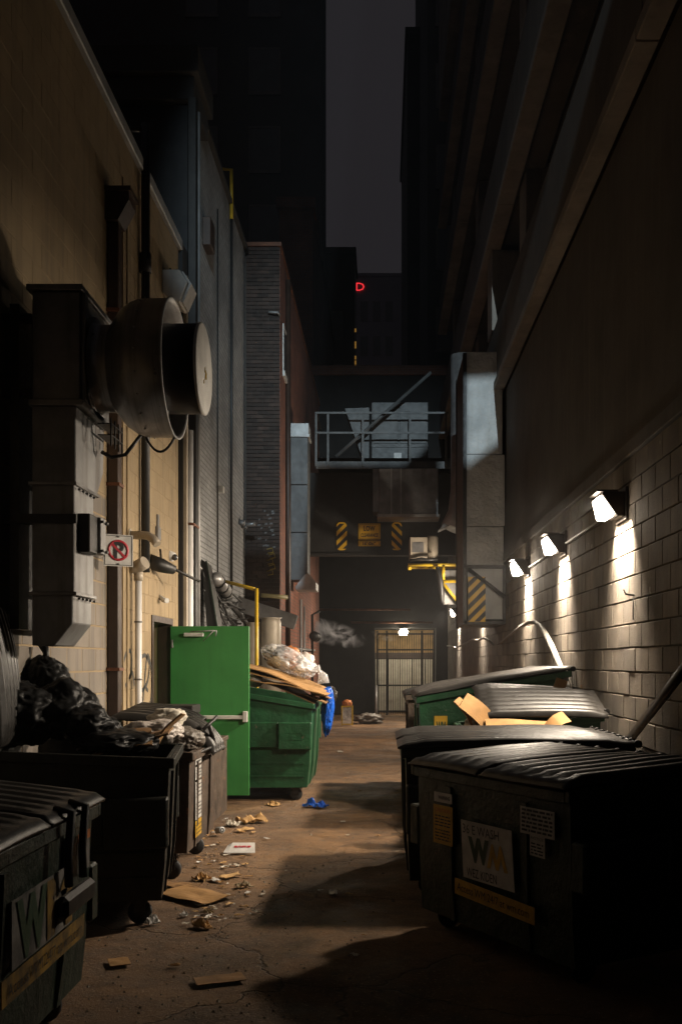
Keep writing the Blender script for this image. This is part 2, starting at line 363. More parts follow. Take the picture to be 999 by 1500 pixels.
def plate(name, parent, origin, right, up, w_, h_, m, t=.003, label=None, bev=0):
    r, u = Vector(right).normalized(), Vector(up).normalized(); n = r.cross(u); o = Vector(origin)
    mb = MB(); mb.prism([o, o+r*w_, o+r*w_+u*h_, o+u*h_], n*t)
    return part(name, mb, m, parent, label)
def bars(name, parent, origin, right, up, w_, rows, m, seed=0, h_=.006):          # small unreadable print
    rg = random.Random(seed); r, u = Vector(right).normalized(), Vector(up).normalized(); n = r.cross(u)
    mb = MB()
    for v in rows:
        x = 0
        while x < w_-.01:
            l = min(rg.uniform(.012, .05), w_-x); a = Vector(origin)+r*x+u*v+n*.0036
            mb.faces([a, a+r*l, a+r*l+u*h_, a+u*h_], [(0,1,2,3)]); x += l+rg.uniform(.005, .012)
    return part(name, mb, m, parent)
# ------------------------------------------------------------------ the ground
XL, XR = -2.53, 2.08
def gz(x, y): return .012*mnoise.noise(Vector((x*.7, y*.7, 3)))
mb = MB()
nx, ny = 60, 200
mb.grid(lambda a, b: (-3+a*6, 1.5+b*31, -.02+gz(-3+a*6, 1.5+b*31)), nx, ny)
for x0, x1, y0, y1 in ((-150, -3, -60, 200), (3, 150, -60, 200), (-3, 3, -60, 1.5), (-3, 3, 32.5, 200)):
    mb.faces([(x0,y0,-.02),(x1,y0,-.02),(x1,y1,-.02),(x0,y1,-.02)], [(0,1,2,3)])
struct('ground', mb, M['asphalt'])
rg = random.Random(3)
mb = MB()
for i in range(2600):
    y = 4.2+rg.random()**1.5*24; x = rg.uniform(-1.7, 1.9) if rg.random() < .45 else -1.1+rg.gauss(0, .5)
    s = rg.uniform(.003, .011)*(1.6 if rg.random() < .05 else 1)
    a = rg.uniform(0, 6.28); z = -.02+gz(x, y)
    mb.faces([(x+s*math.cos(a), y+s*math.sin(a), z), (x+s*math.cos(a+2.1), y+s*math.sin(a+2.1), z), (x+s*math.cos(a+4.2), y+s*math.sin(a+4.2), z), (x, y, z+s)], [(0,1,3),(1,2,3),(2,0,3)])
part('gravel', mb, mat('pale_grit', (.3,.25,.19), .8, 0, .7, 40, 0), None, 'pale grit scattered over the alley floor', 'stuff')
# ------------------------------------------------------------------ block walls
def block_mesh(name, L_, h_, d_, m):
    mb = MB(); c = .006; a, b = L_/2, h_/2
    vs = [(0,-a,-b),(0,a,-b),(0,a,b),(0,-a,b),(d_-c,-a,-b),(d_-c,a,-b),(d_-c,a,b),(d_-c,-a,b),(d_,-a+c,-b+c),(d_,a-c,-b+c),(d_,a-c,b-c),(d_,-a+c,b-c)]
    fs = [(i,(i+1)%4,4+(i+1)%4,4+i) for i in range(4)]+[(4+i,4+(i+1)%4,8+(i+1)%4,8+i) for i in range(4)]+[(8,9,10,11)]
    mb.faces(vs, fs); bmesh.ops.recalc_face_normals(mb.bm, faces=mb.bm.faces)
    me = bpy.data.meshes.new(name); mb.bm.to_mesh(me); mb.bm.free(); me.materials.append(m); return me
def lay_blocks(parent, x, sign, y0, y1, z0, z1, L_, h_, choose, hole=None, joint=.008, meshes=None, stuffmat=None, name='block'):
    rest = MB(); n = 0; f = off_of(parent)
    rows = int(round((z1-z0)/h_))
    for r in range(rows):
        z = z0+(r+.5)*h_; y = y0+(L_/2 if r%2 else 0)-L_/2
        while y < y1:
            a, b = max(y, y0), min(y+L_, y1); y += L_
            if b-a < .05: continue
            if hole and hole(a, b, z): continue
            full = abs(b-a-L_) < 1e-4
            jx = random.uniform(-.0018, .0018)
            if full and n < 300 and choose((a+b)/2, z):
                o = bpy.data.objects.new(name, meshes((a+b)/2, z)); COL.objects.link(o); o.parent = parent
                o.location = Vector((x+jx, (a+b)/2+random.uniform(-.002, .002), z+random.uniform(-.002, .002)))-f; o.scale = (sign, 1, 1) if sign > 0 else (1, 1, 1)
                if sign < 0: o.rotation_euler = (random.uniform(-.004, .004), random.uniform(-.003, .003), PI+random.uniform(-.004, .004))
                n += 1
            else:
                rest.box(min(x, x+sign*.02)+jx, max(x, x+sign*.02)+jx, a+joint/2, b-joint/2, z-h_/2+joint/2, z+h_/2-joint/2)
    part('block_field', rest, stuffmat, parent, None, 'stuff')
# --- left: tan block building
lb = thing('block_building', 'tan painted block building with open green door on the left of the alley', 'building', (XL, 9, 0))
mb = MB()
mb.box(-9, XL-.0025, -9, 10.98, 0, 6.8); mb.box(-9, XL-.0025, 11.95, 12.36, 0, 6.8); mb.box(-9, XL-.0025, 10.98, 11.95, 2.16, 6.8); mb.box(-9, XL-.6, 10.98, 11.95, 0, 2.16)
part('wall', mb, M['tan_core'], lb)
mt, mg = block_mesh('tan_block', .392, .192, .02, M['tan_block']), block_mesh('grey_block', .392, .192, .02, M['grey_block'])
DOOR = lambda a, b, z: (b > 10.94 and a < 11.99 and z < 2.2)
# lower grey-painted stretch and tan stretch share one bond
def lay_left():
    rest_t, rest_g = MB(), MB(); n = 0; f = off_of(lb)
    for r in range(34):
        z = .1+r*.2; y = 4.0-(.2 if r%2 else 0)
        while y < 12.36:
            a, b = y, min(y+.4, 12.36); y += .4
            if b-a < .06 or DOOR(a, b, z): continue
            grey = False
            if b-a > .39 and n < 300 and a > 6.4 and .6 < z < 6.0 and not (a > 10.9 and z < 2.2) and (z < 4.6 or a < 9.4):
                o = bpy.data.objects.new('block', mg if grey else mt); COL.objects.link(o); o.parent = lb
                o.location = Vector((XL-.02+random.uniform(-.001, .001), (a+b)/2, z))-f; n += 1
            else:
                (rest_g if grey else rest_t).box(XL-.02, XL, a+.004, b-.004, z-.096, z+.096)
    part('block_field', rest_t, M['tan_block'], lb, None, 'stuff'); part('block_field', rest_g, M['grey_block'], lb, None, 'stuff')
lay_left()
mb = MB(); mb.box(XL-.3, XL+.05, -9, 12.38, 6.8, 6.93, .01); part('roof_coping', mb, M['galv_pale'], lb)
mb = MB(); mb.box(XL-.16, XL+.012, 10.92, 10.99, .05, 2.2); mb.box(XL-.16, XL+.012, 11.94, 12.0, .05, 2.2); mb.box(XL-.16, XL+.012, 10.99, 11.94, 2.13, 2.2)
part('door_frame', mb, M['dark_brown'], lb)
mb = MB(); mb.box(XL-.58, XL-.54, 11.0, 11.94, .05, 2.13); part('inner_door', mb, M['green_door'], lb)
mb = MB(); mb.box(XL-.6, XL+.1, 10.95, 12.0, -.02, .06, .008); part('threshold', mb, M['concrete'], lb)
door = MB(); door.box(XL, -1.59, 11.9, 11.945, .085, 2.11, .004)
door = part('door', door, M['green_door'], lb, 'green steel exit door standing wide open')
mb = MB(); mb.box(-2.43, -1.62, 11.845, 11.875, 1.0, 1.045, .006); mb.box(-1.66, -1.605, 11.84, 11.9, .965, 1.095, .006); mb.box(-2.45, -2.39, 11.84, 11.9, .975, 1.08, .006)
part('push_bar', mb, M['white'], door)
mb = MB(); mb.box(-2.36, -2.13, 11.84, 11.9, 1.985, 2.03, .006); part('door_closer', mb, M['white'], door)
mb = MB(); mb.tube([(-2.28,11.82,2.04),(-2.0,11.80,2.055),(-1.97,11.86,2.05)], .008); mb.tube([(-1.97,11.85,2.06),(-1.985,11.86,1.99)], .008); mb.tube([(-2.0,11.8,2.05),(-2.13,11.85,1.93)], .006); part('closer_arm', mb, M['galv'], door)
mb = MB()
for hz in (.3, 1.1, 1.9): mb.tube([(XL+.02, 11.9, hz-.05), (XL+.02, 11.9, hz+.05)], .014)
part('hinge', mb, M['galv'], door)
# --- second building, grey painted brick
gb = thing('grey_brick_building', 'grey painted brick building with heavy dark cornice beyond the tan wall', 'building', (XL, 15.9, 0))
mb = MB(); mb.box(-14, XL, 13.0, 18.4, 0, 9.25); part('wall', mb, M['grey_brick'], gb)
mb = MB(); mb.box(-14, XL+.03, 12.98, 13.0, 6.8, 9.0); part('front_wall', mb, M['unlit_black'], gb)
mb = MB(); mb.box(-14, XL+.17, 12.75, 13.9, 9.25, 9.6, .01); mb.box(-14, XL+.1, 12.85, 13.9, 8.95, 9.25, .01); mb.box(XL-.1, XL+.06, 13.9, 18.42, 9.25, 9.32); part('cornice', mb, M['dark_wall'], gb)
mb = MB(); mb.box(XL, XL+.05, 12.38, 12.98, 0, 6.9); mb.box(-9, XL, 12.38, 12.96, 0, 6.7); part('corner_wall', mb, M['unlit_black'], gb)
mb = MB(); mb.box(XL, XL+.12, 14.0, 14.35, 7.55, 7.95, .01); part('vent_box', mb, M['dark_brown'], gb)
# --- third: brown brick pier with red brick flank
bb = thing('brick_building', 'brown and red brick building with small white window beyond the grey wall', 'building', (-2.2, 19, 0))
mb = MB(); mb.box(-12, -1.93, 18.53, 30, 0, 9.4); part('wall', mb, M['mortar'], bb)
mb = MB(); mb.box(-1.93, -1.9, 18.53, 30.0, 0, 9.4); part('side_wall', mb, M['red_brick'], bb)
bme = MB(); bme.box(-.098, .098, -.02, .02, -.031, .031); bm0 = bpy.data.meshes.new('brick'); bmesh.ops.recalc_face_normals(bme.bm, faces=bme.bm.faces); bme.bm.to_mesh(bm0); bme.bm.free(); bm0.materials.append(M['brown_brick'])
rest = MB(); nb = 0
for r in range(128):
    z = 9.4-.036-r*.0725
    for k in range(-1, 4):
        x0, x1 = -2.53+k*.21+(.105 if r%2 else 0), -2.53+(k+1)*.21+(.105 if r%2 else 0)
        a, b = max(x0, -2.53)+.006, min(x1, -1.9)-.006
        if b-a < .03: continue
        if b-a > .19 and nb < 300:
            o = bpy.data.objects.new('brick', bm0); COL.objects.link(o); o.parent = bb
            o.location = Vector(((a+b)/2, 18.515+random.uniform(-.004, .004), z))-off_of(bb); nb += 1
        else: rest.box(a, b, 18.495, 18.535, z-.031, z+.031)
part('brick_field', rest, M['brown_brick'], bb, None, 'stuff')
mb = MB(); mb.box(-2.6, -1.87, 18.45, 30, 9.4, 9.47); part('roof_coping', mb, M['rust'], bb)
mb = MB(); mb.box(-1.905, -1.86, 19.0, 19.9, 7.15, 7.25); mb.box(-1.905, -1.88, 19.0, 19.05, 7.25, 8.15); mb.box(-1.905, -1.88, 19.85, 19.9, 7.25, 8.15); mb.box(-1.905, -1.88, 19.05, 19.85, 8.1, 8.15)
wf = part('window', mb, M['frame_white'], bb)
mb = MB(); mb.box(-1.9, -1.89, 19.05, 19.85, 7.25, 8.1); part('pane', mb, M['glass'], wf)
mb = MB(); mb.tube([(-2.1,18.4,8.15),(-1.93,18.38,8.14),(-1.9,18.5,8.12)], .02); part('pipe_stub', mb, M['galv'], bb)
# --- tall buildings far behind
def tower(name, label, x0, x1, Y, top, m, wins=(), depth=14, cat='building'):
    t = thing(name, label, cat, ((x0+x1)/2, Y, 0))
    mb = MB(); mb.box(x0, x1, Y, Y+depth, 0, top); mb.box(x0-.1, x1+.1, Y-.15, Y+depth, top, top+.35); part('wall', mb, m, t)
    for (x, z, ww, hh) in wins:
        mb = MB(); mb.box(x-ww/2-.08, x+ww/2+.08, Y-.08, Y, z-hh/2-.14, z-hh/2); mb.box(x-ww/2-.06, x-ww/2, Y-.03, Y, z-hh/2, z+hh/2); mb.box(x+ww/2, x+ww/2+.06, Y-.03, Y, z-hh/2, z+hh/2); mb.box(x-ww/2-.06, x+ww/2+.06, Y-.03, Y, z+hh/2, z+hh/2+.08)
        wf = part('window', mb, M['frame'], t)
        mb = MB(); mb.box(x-ww/2, x+ww/2, Y-.012, Y, z-hh/2, z+hh/2); part('pane', mb, M['blind'] , wf)
    return t
w1 = [(P(px, py, 40).x, P(px, py, 40).z, 1.15, 1.7) for px in (296, 388) for py in (-10, 104, 219, 334)]
tower('tall_building', 'tall dark building with faint windows rising behind the left roofs', -16, -2.43, 40, 46, M['dark_wall'], w1, 3)
tower('brick_block', 'low dark red brick block in front of the tall left building', -3.4, -2.3, 33, 16.7, M['red_brick_y'])
t2 = tower('narrow_tower', 'narrow black tower with orange lit windows under the sky gap', -4.2, -1.68, 60, 26.3, M['dark_wall'], [(-2.9, 22.0-k*3.2, .9, 1.5) for k in range(3)], 4)
for py in (484, 503, 508, 524, 531, 537):
    p = P(520.8, py, 60); mb = MB(); mb.box(p.x-.05, p.x+.04, 59.94, 60.0, p.z-.1, p.z+.1); part('lit_window', mb, M['lit_window'], t2)
mb = MB(); mb.box(-2.2, -1.75, 62, 66, 26.3, 27.0); part('roof_unit', mb, M['dark_wall'], t2)
t3 = tower('distant_tower', 'distant purplish tower carrying a small red glowing letter', -8, 2.55, 120, 48.2, M['far_wall'], [(-2.2+k*1.5, 44-j*4.2, .8, 2.2) for k in range(3) for j in range(6)])
c0 = P(521.5, 426, 119.9)
lettering('D', t3, (c0.x, 119.85, c0.z), (1,0,0), (0,0,1), .95, M['neon'], 1.0, name='red_letter', bold=-.004)
tower('right_tower', 'tall black tower closing the sky gap on its right', 1.15, 6, 46, 30.6, M['dark_wall'])
tower('right_block', 'tall plain dark block beside the parking garage end', 1.72, 9, 38, 44, M['dark_wall'], [(2.5, 33-k*3.1, .8, 1.5) for k in range(7)])
# --- end of the alley with gate recess
eb = thing('end_building', 'dark brick building closing the alley behind the gate', 'building', (0, 32, 0))
mb = MB(); mb.box(-6, -.25, 32, 37, 0, 11.1); mb.box(1.72, 6, 32, 37, 0, 11.1); mb.box(-.25, 1.72, 32, 37, 2.78, 11.1); mb.box(-.25, 1.72, 33.6, 37, 0, 2.78); part('wall', mb, mat('near_black_brick', (.012,.011,.01), .85, 0, .4, 1, .3, 20), eb)  # even near-black colour over the whole end wall
mb = MB(); mb.box(-6, 6, 31.9, 32.0, 10.9, 11.2); part('parapet', mb, M['red_brick_y'], eb)
pz = [(-.23, .18), (.2, .58), (.6, 1.0), (1.02, 1.42), (1.44, 1.7)]
for a, b in pz:
    mb = MB(); mb.box(a, b, 33.5, 33.58, .05, 1.78, .006)
    for k in range(1, 5): mb.box(a+.02, b-.02, 33.485, 33.5, .05+k*.345-.01, .05+k*.345+.01)
    part('shutter_panel', mb, M['cream'], eb)
mb = MB(); mb.box(-.24, 1.71, 33.46, 33.6, 1.8, 2.0); part('shutter_beam', mb, M['dark_brown'], eb)
mb = MB(); mb.box(-.24, 1.71, 33.55, 33.6, 2.0, 2.76); part('upper_panel', mb, mat('ochre_plaster', (.34,.22,.09), .8, 0, .4, 5, .2, 30), eb)
gl = thing('recess_lamp', 'small bright lamp over the barred gate at the alley end', 'lamp', P(591, 926, 32.2))
mb = MB(); mb.box(.55, .8, 31.86, 32.5, 2.68, 2.77, .01); part('housing', mb, M['white'], gl)
mb = MB(); mb.box(.54, .82, 31.75, 32.35, 2.56, 2.68, .02); part('lamp_glass', mb, M['gate_lens'], gl)
gt = thing('barred_gate', 'black barred steel gate in front of the lit cream shutter', 'gate', (.75, 31.6, 0))
for k in range(24):
    x = -.1+k*.0735; mb = MB(); mb.box(x-.009, x+.009, 31.59, 31.61, .03, 2.62); part('bar', mb, M['black_steel'], gt)
for z in (.1, .92, 2.05, 2.55):
    mb = MB(); mb.box(-.15, 1.66, 31.57, 31.585, z, z+.05); part('rail', mb, M['black_steel'], gt)
for x in (-.16, .14, 1.25, 1.64):
    mb = MB(); mb.box(x-.03, x+.03, 31.56, 31.63, 0, 2.68); part('post', mb, M['black_steel'], gt)
for z, a, b in ((3.36, -2.3, .9), (2.95, -1.0, 1.6)):
    mb = MB(); mb.tube([(a, 31.8, z), (b, 31.8, z)], .035); tag(centre(part('wall_pipe', mb, M['rust'], None)), 'upper thin pipe across the dark end wall' if z > 3 else 'lower thin pipe running over the gate recess', 'pipe')
# ------------------------------------------------------------------ right: parking garage
pg = thing('parking_garage', 'concrete parking garage with block base wall and open decks on the right', 'building', (XR, 14, 0))
mb = MB(); mb.box(XR+.02, 3.2, -9, 31.9, 0, 3.4); part('wall', mb, M['cmu_core'], pg)
cm = block_mesh('concrete_block', .392, .192, .02, M['cmu'])
lay_blocks(pg, XR+.02, -1, 4.8, 31.6, 0, 3.4, .4, .2, lambda y, z: 6.6 < y < 18.2 and z > 1.05, meshes=lambda y, z: cm, stuffmat=M['cmu'])
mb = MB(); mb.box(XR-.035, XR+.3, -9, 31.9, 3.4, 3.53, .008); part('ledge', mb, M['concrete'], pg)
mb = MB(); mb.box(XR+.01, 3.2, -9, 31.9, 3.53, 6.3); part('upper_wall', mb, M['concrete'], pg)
for k in ():
    mb = MB(); y0 = -9+k*5.1; mb.box(XR-.003, XR+.02, y0+5.06, y0+5.1, 3.53, 6.3); part('wall_joint', mb, M['cmu_core'], pg)
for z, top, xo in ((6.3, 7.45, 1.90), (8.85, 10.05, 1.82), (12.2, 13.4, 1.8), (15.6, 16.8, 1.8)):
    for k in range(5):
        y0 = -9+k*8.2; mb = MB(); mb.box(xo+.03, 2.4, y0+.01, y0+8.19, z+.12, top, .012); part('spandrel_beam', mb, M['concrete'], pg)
        mb = MB(); mb.box(xo-.02, 2.06, y0+.006, y0+8.194, z, z+.118, .008); part('pale_soffit_band', mb, M['beam'], pg)  # pale colour stands in for lamplight on the soffits, beam faces kept dark
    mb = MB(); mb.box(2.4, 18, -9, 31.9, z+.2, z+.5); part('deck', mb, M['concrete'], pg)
for k in range(6):
    y0 = -7.2+k*7.3; mb = MB(); mb.box(2.12, 2.7, y0, y0+.7, 7.45, 22); part('column', mb, M['beam'], pg)
mb = MB(); mb.box(1.9, 2.6, 17.3, 18.0, 7.45, 8.85, .01); part('pilaster', mb, M['beam'], pg)
mb = MB(); mb.box(17, 18, -9, 31.9, 0, 22); part('back_wall', mb, M['dark_wall'], pg)
mb = MB(); mb.box(1.8, 18, -9, 31.9, 19, 23); part('roof_parapet', mb, M['beam'], pg)
# --- wall lamps
def wall_lamp(y, label, tilt=58, wide=120, glass='lens'):
    t = thing('wall_lamp', label, 'lamp', (XR, y, 2.9), group='wall lamps along the block wall')
    x0 = XR-.004; a, b = y-.15, y+.15; z0, z1 = 2.92, 3.14; k = .8
    mb = MB()
    prof = [(x0, z0), (x0, z1-.01), (x0-.25*k, z1-.01), (x0-.27*k, z1-.03), (x0-.13*k, z0+.03), (x0-.1*k, z0)]
    mb.prism([(x, a, z) for x, z in prof], (0, b-a, 0), bev=.006); mb.box(x0-.325*k, x0-.08, a-.012, b+.012, z1-.012, z1+.004)
    part('housing', mb, M['lamp_house'], t)
    mb = MB(); mb.box(x0-.02, x0+.003, a-.03, b+.03, z0-.03, z1+.03, .004); part('back_plate', mb, M['lamp_house'], t)
    mb = MB(); pl = [(x0-.262*k, z1-.04), (x0-.135*k, z0+.035), (x0-.15*k, z0-.005), (x0-.25*k, z0+.0), (x0-.3*k, z1-.05)]
    mb.prism([(x, a+.012, z) for x, z in pl], (0, b-a-.024, 0), bev=.008); part('lamp_glass', mb, M[glass], t)
    l = light('downlight', 'AREA', (x0-.07, y, z0-.02), DOWN_W, LAMP_COL, t, shape='RECTANGLE', size=.09, size_y=.56, spread=math.radians(84))
    l.rotation_euler = (0, math.radians(-9), 0)
    l = light('lamp_light', 'AREA', (x0-.26, y, 3.0), LAMP_W, LAMP_COL, t, shape='RECTANGLE', size=.16, size_y=.28, spread=math.radians(wide))
    l.rotation_euler = (0, math.radians(tilt), 0)
    return t
wall_lamp(8.6, 'nearest and largest glowing wall lamp on the block wall')
wall_lamp(11.4, 'second glowing wall lamp from the camera on the block wall')
wall_lamp(14.2, 'third glowing wall lamp just right of the pale vertical duct', 60, 116, 'lens_far')
wall_lamp(20.6, 'glowing wall lamp hidden behind the pale vertical duct', 84, 165, 'lens_hidden')
wall_lamp(27.0, 'farthest small glowing wall lamp under the yellow bracket')
mb = MB(); mb.tube([(XR-.03, 8.8, 3.02), (XR-.02, 11.2, 3.02)], .011); mb.tube([(XR-.03, 11.6, 3.02), (XR-.02, 14.0, 3.02)], .011)
tag(centre(part('conduit', mb, M['galv_pale'], None)), 'thin steel conduit linking the glowing wall lamps', 'conduit')
# --- flood lamp high behind the camera (out of frame): added plates cut its beam into patches
fl = thing('flood_lamp', 'white flood lamp on a pole out of view behind the camera with added plates shaping its beam', 'lamp', (COOL_POS.x, COOL_POS.y, 0))
mb = MB(); mb.tube([(COOL_POS.x+.5, COOL_POS.y-.5, 0), (COOL_POS.x+.5, COOL_POS.y-.5, COOL_POS.z+.3)], .07); part('pole', mb, M['galv'], fl)
mb = MB(); mb.box(COOL_POS.x-.4, COOL_POS.x+.6, COOL_POS.y-.6, COOL_POS.y-.15, COOL_POS.z-.25, COOL_POS.z+.35, .02); part('housing', mb, M['galv'], fl)
def shade_plate(name, pts):                        # added unseen beam-shaping plate held .9 m in front of the flood lamp
    mb = MB(); mb.prism([COOL_POS+Vector((x, 1, z))*.9 for x, z in pts], (0, -.006, 0)); part(name, mb, M['black_steel'], fl)
shade_plate('beam_mask', [(-.9,-.9),(-.9,-.262),(-.118,-.262),(-.102,-.1325),(-.034,-.1325),(-.0063,-.103),(-.006,-.227),(.0222,-.2055),(.3,0),(.3,-.9)])
shade_plate('beam_mask', [(-.0068,-.163),(.1,-.158),(.1,-.138),(-.0068,-.138)])
sl = light('flood_light', 'SPOT', COOL_POS, COOL_W, (.72, .9, 1.0), fl, shadow_soft_size=.004, spot_size=math.radians(21.5), spot_blend=.8)
sl.rotation_euler = (Vector((.5, 17, 6.7))-COOL_POS).to_track_quat('-Z', 'Y').to_euler()
light('street_light', 'POINT', (-.6, -14, 6), FILL_W, (1, .8, .6), None, shadow_soft_size=.3)
# ------------------------------------------------------------------ duct and steel on the right
vd = thing('vertical_duct', 'pale metal duct tower hanging on the right wall above striped board', 'duct', (1.75, 17.6, 2.34))
for z0, z1, x1 in ((5.2, 6.94, 2.03), (3.98, 5.2, 2.07), (3.28, 3.98, 2.05)):
    mb = MB(); n = 9
    mb.box(1.42, x1, 16.85, 18.5, z0+.004, z1-.004, .01); part('duct_section', mb, M['duct_white'], vd)
mb = MB(); mb.box(1.43, 2.05, 16.87, 18.5, 2.4, 3.28, .01); part('duct_base', mb, M['galv_pale'], vd)
mb = MB(); mb.box(1.38, 2.08, 16.8, 16.86, 3.26, 3.32); mb.box(1.38, 2.08, 16.8, 18.5, 2.32, 2.38); mb.box(1.36, 1.42, 16.8, 16.9, 2.34, 6.9); mb.box(1.36, 1.42, 18.4, 18.5, 2.3, 6.9); mb.box(2.03, 2.09, 16.8, 16.86, 2.36, 3.3); mb.tube([(1.46,16.78,3.24),(2.06,16.78,2.78)], .045, 4); part('support_frame', mb, M['black_steel'], vd)
mb = MB(); mb.box(1.375, 1.42, 16.9, 18.4, 2.38, 6.9); part('side_cladding', mb, M['dark_brown'], vd)
mb = MB(); mb.prism([(2.08,17.0,6.4),(2.08,17.0,4.9),(2.44-.36,17.0,4.9),(2.08-.01,17.0,6.4)], (0,.02,0)) if False else None
hb = thing('striped_board', 'yellow and black striped warning board on the vertical duct base', 'sign', (1.6, 16.8, 2.4))
def hazard(t, x0, x1, y, z0, z1, flip=False, rnd=0, n=5):
    mb = MB()
    if rnd:
        pts = []; r = rnd; cx = [(x1-r, z1-r, 0), (x0+r, z1-r, 90), (x0+r, z0+r, 180), (x1-r, z0+r, 270)]
        for x, z, a in cx:
            for k in range(5): pts.append((x+r*math.cos(math.radians(a+k*22.5)), y, z+r*math.sin(math.radians(a+k*22.5))))
    else: pts = [(x0,y,z0),(x1,y,z0),(x1,y,z1),(x0,y,z1)]
    mb.prism(pts, (0, .012, 0)); part('panel', mb, M['sign_yellow'], t)
    mb = MB(); W_ = x1-x0; Hh = (z1-z0); st = Hh/n; slope = W_*1.0
    for k in range(-2, n+2):
        za = z0+k*st; q = [(0, za), (W_, za+slope), (W_, za+slope+st*.5), (0, za+st*.5)]
        if flip: q = [(W_-x, z) for x, z in q]
        # clip against the panel height
        def clip(poly, zc, keep_up):
            out = []
            for i in range(len(poly)):
                a, b = poly[i-1], poly[i]; ia = (a[1] >= zc) == keep_up; ib = (b[1] >= zc) == keep_up
                if ia != ib:
                    tt = (zc-a[1])/(b[1]-a[1]); out.append((a[0]+(b[0]-a[0])*tt, zc))
                if ib: out.append(b)
            return out
        ins = rnd*.35
        q = clip(q, z0+ins+.004, True); q = clip(q, z1-ins-.004, False) if len(q) > 2 else q
        if len(q) > 2: mb.prism([(x0+x, y-.003, z) for x, z in q], (0, .002, 0))
    part('stripe', mb, M['ink'], t)
hazard(hb, 1.445, 1.735, 16.785, 2.36, 3.12, n=4)
# neighbours of the duct at the bridge
M['dk'] = M['dark_brown']
rp = thing('round_duct', 'dark round duct dropping beside the pale duct tower', 'duct', (1.6, 21.5, 4.4))
mb = MB(); mb.tube([(1.72,21.5,8.3),(1.72,21.5,5.4),(1.66,21.5,4.9),(1.5,21.45,4.55)], .25, 16); part('pipe', mb, M['galv_dark'], rp)
mb = MB(); mb.prism([(1.2,21.3,4.5),(1.78,21.3,4.75),(1.78,21.3,5.2),(1.55,21.3,4.95)], (0,.4,0)); part('hood', mb, M['galv'], rp)
au = thing('air_unit', 'beige air unit with round tank sitting on the yellow bracket', 'air unit', (.95, 22, 3.9))
mb = MB(); mb.box(.6, .98, 21.75, 22.3, 3.95, 4.42, .015); part('cabinet', mb, M['beige'], au)
mb = MB(); mb.box(.66, .9, 21.74, 21.75, 4.08, 4.3); part('louvre', mb, M['galv_dark'], au)
mb = MB(); mb.lathe([(.0,0),(.12,0),(.13,.03),(.13,.48),(.1,.52),(0,.53)], (1.1,22,3.95), 'z', 18); part('tank', mb, M['beige'], au)
mb = MB(); mb.tube([(.6,21.7,3.9),(.85,21.65,3.93),(1.0,21.6,3.9),(1.2,21.65,3.92)], .03); mb.tube([(1.2,21.6,3.75),(1.27,21.6,3.4),(1.3,21.62,3.0),(1.33,21.62,2.92)], [.05,.06,.04,.01]); part('hose', mb, M['cable'], au)
yb = thing('yellow_bracket', 'yellow steel bracket frame carrying the beige air unit', 'bracket', (1.2, 21.9, 3.8))
for a, b in (((.56,21.7,3.8),(2.0,21.7,3.8)),((.56,22.3,3.8),(2.0,22.3,3.8)),((.6,21.7,3.72),(.6,22.3,3.8)),((1.33,21.7,3.8),(1.33,21.7,3.46)),((1.33,21.7,3.44),(2.0,21.7,3.44)),((1.31,21.7,3.42),(1.66,21.7,2.98)),((1.64,21.7,2.98),(2.0,21.7,2.98))):
    mb = MB(); mb.tube([a, b], .045, 4); part('beam', mb, M['yellow'], yb)
mb = MB(); mb.box(1.36, 2.05, 21.9, 22.0, 2.95, 3.7); part('back_plate', mb, M['galv'], yb)
hd = thing('ceiling_duct', 'large grey duct box slung under the steel walkway', 'duct', (.6, 23.6, 5.1))
mb = MB(); mb.box(-.08, 1.3, 23.2, 24.4, 5.1, 6.2, .015); part('duct_section', mb, M['galv_dark'], hd)
mb = MB(); mb.box(-.12, 1.34, 23.17, 24.42, 5.06, 5.13); mb.box(.2, .22, 23.19, 23.2, 5.13, 6.2); mb.box(.42, .44, 23.19, 23.2, 5.13, 6.2); part('flange', mb, M['galv_pale'], hd)
mb = MB(); mb.box(-.22, -.08, 23.3, 24.4, 5.2, 6.2); part('duct_elbow', mb, M['galv_dark'], hd)
# --- bridge beam with clearance signs
br = thing('clearance_beam', 'black steel beam across the alley carrying low clearance signs', 'beam', (0, 24, 4.35))
M['matt_black'] = mat('matt_black_paint', (.018,.017,.016), .8, 0, .4, 3, .2, 20)
mb = MB(); mb.box(-1.9, 2.06, 24.0, 24.12, 4.3, 6.25); mb.box(-1.9, 2.06, 24.12, 25.6, 6.0, 6.25); mb.box(-1.9, 2.06, 23.9, 24.25, 4.25, 4.3); part('girder', mb, M['matt_black'], br)
def sign_board(name, label, px0, px1, py0, py1, Y, m, texts):
    a, b = P(px0, py1, Y), P(px1, py0, Y)
    t = thing(name, label, 'sign', (a.x, Y, a.z))
    mb = MB(); mb.box(a.x, b.x, Y, Y+.012, a.z, b.z, .003); part('panel', mb, m, t)
    mb = MB(); e = .02
    for q in ((a.x+e, b.x-e, b.z-e-.008, b.z-e), (a.x+e, b.x-e, a.z+e, a.z+e+.008)): mb.box(q[0], q[1], Y-.002, Y, q[2], q[3])
    for q in ((a.x+e, a.x+e+.008), (b.x-e-.008, b.x-e)): mb.box(q[0], q[1], Y-.002, Y, a.z+e, b.z-e)
    part('border', mb, M['ink'], t)
    w_, h_ = b.x-a.x, b.z-a.z
    for tx, u, v, tw, th in texts: lettering(tx, t, (a.x+u*w_, Y-.001, a.z+v*h_), (1,0,0), (0,0,1), th*h_, M['ink'], tw*w_, bold=.03)
    return t
sign_board('clearance_sign', 'yellow square LOW CLEARANCE sign in the middle of the beam', 525, 557, 767, 790, 23.96, M['sign_yellow'], [('LOW', .24, .52, .52, .34), ('CLEARANCE', .1, .14, .8, .24)])
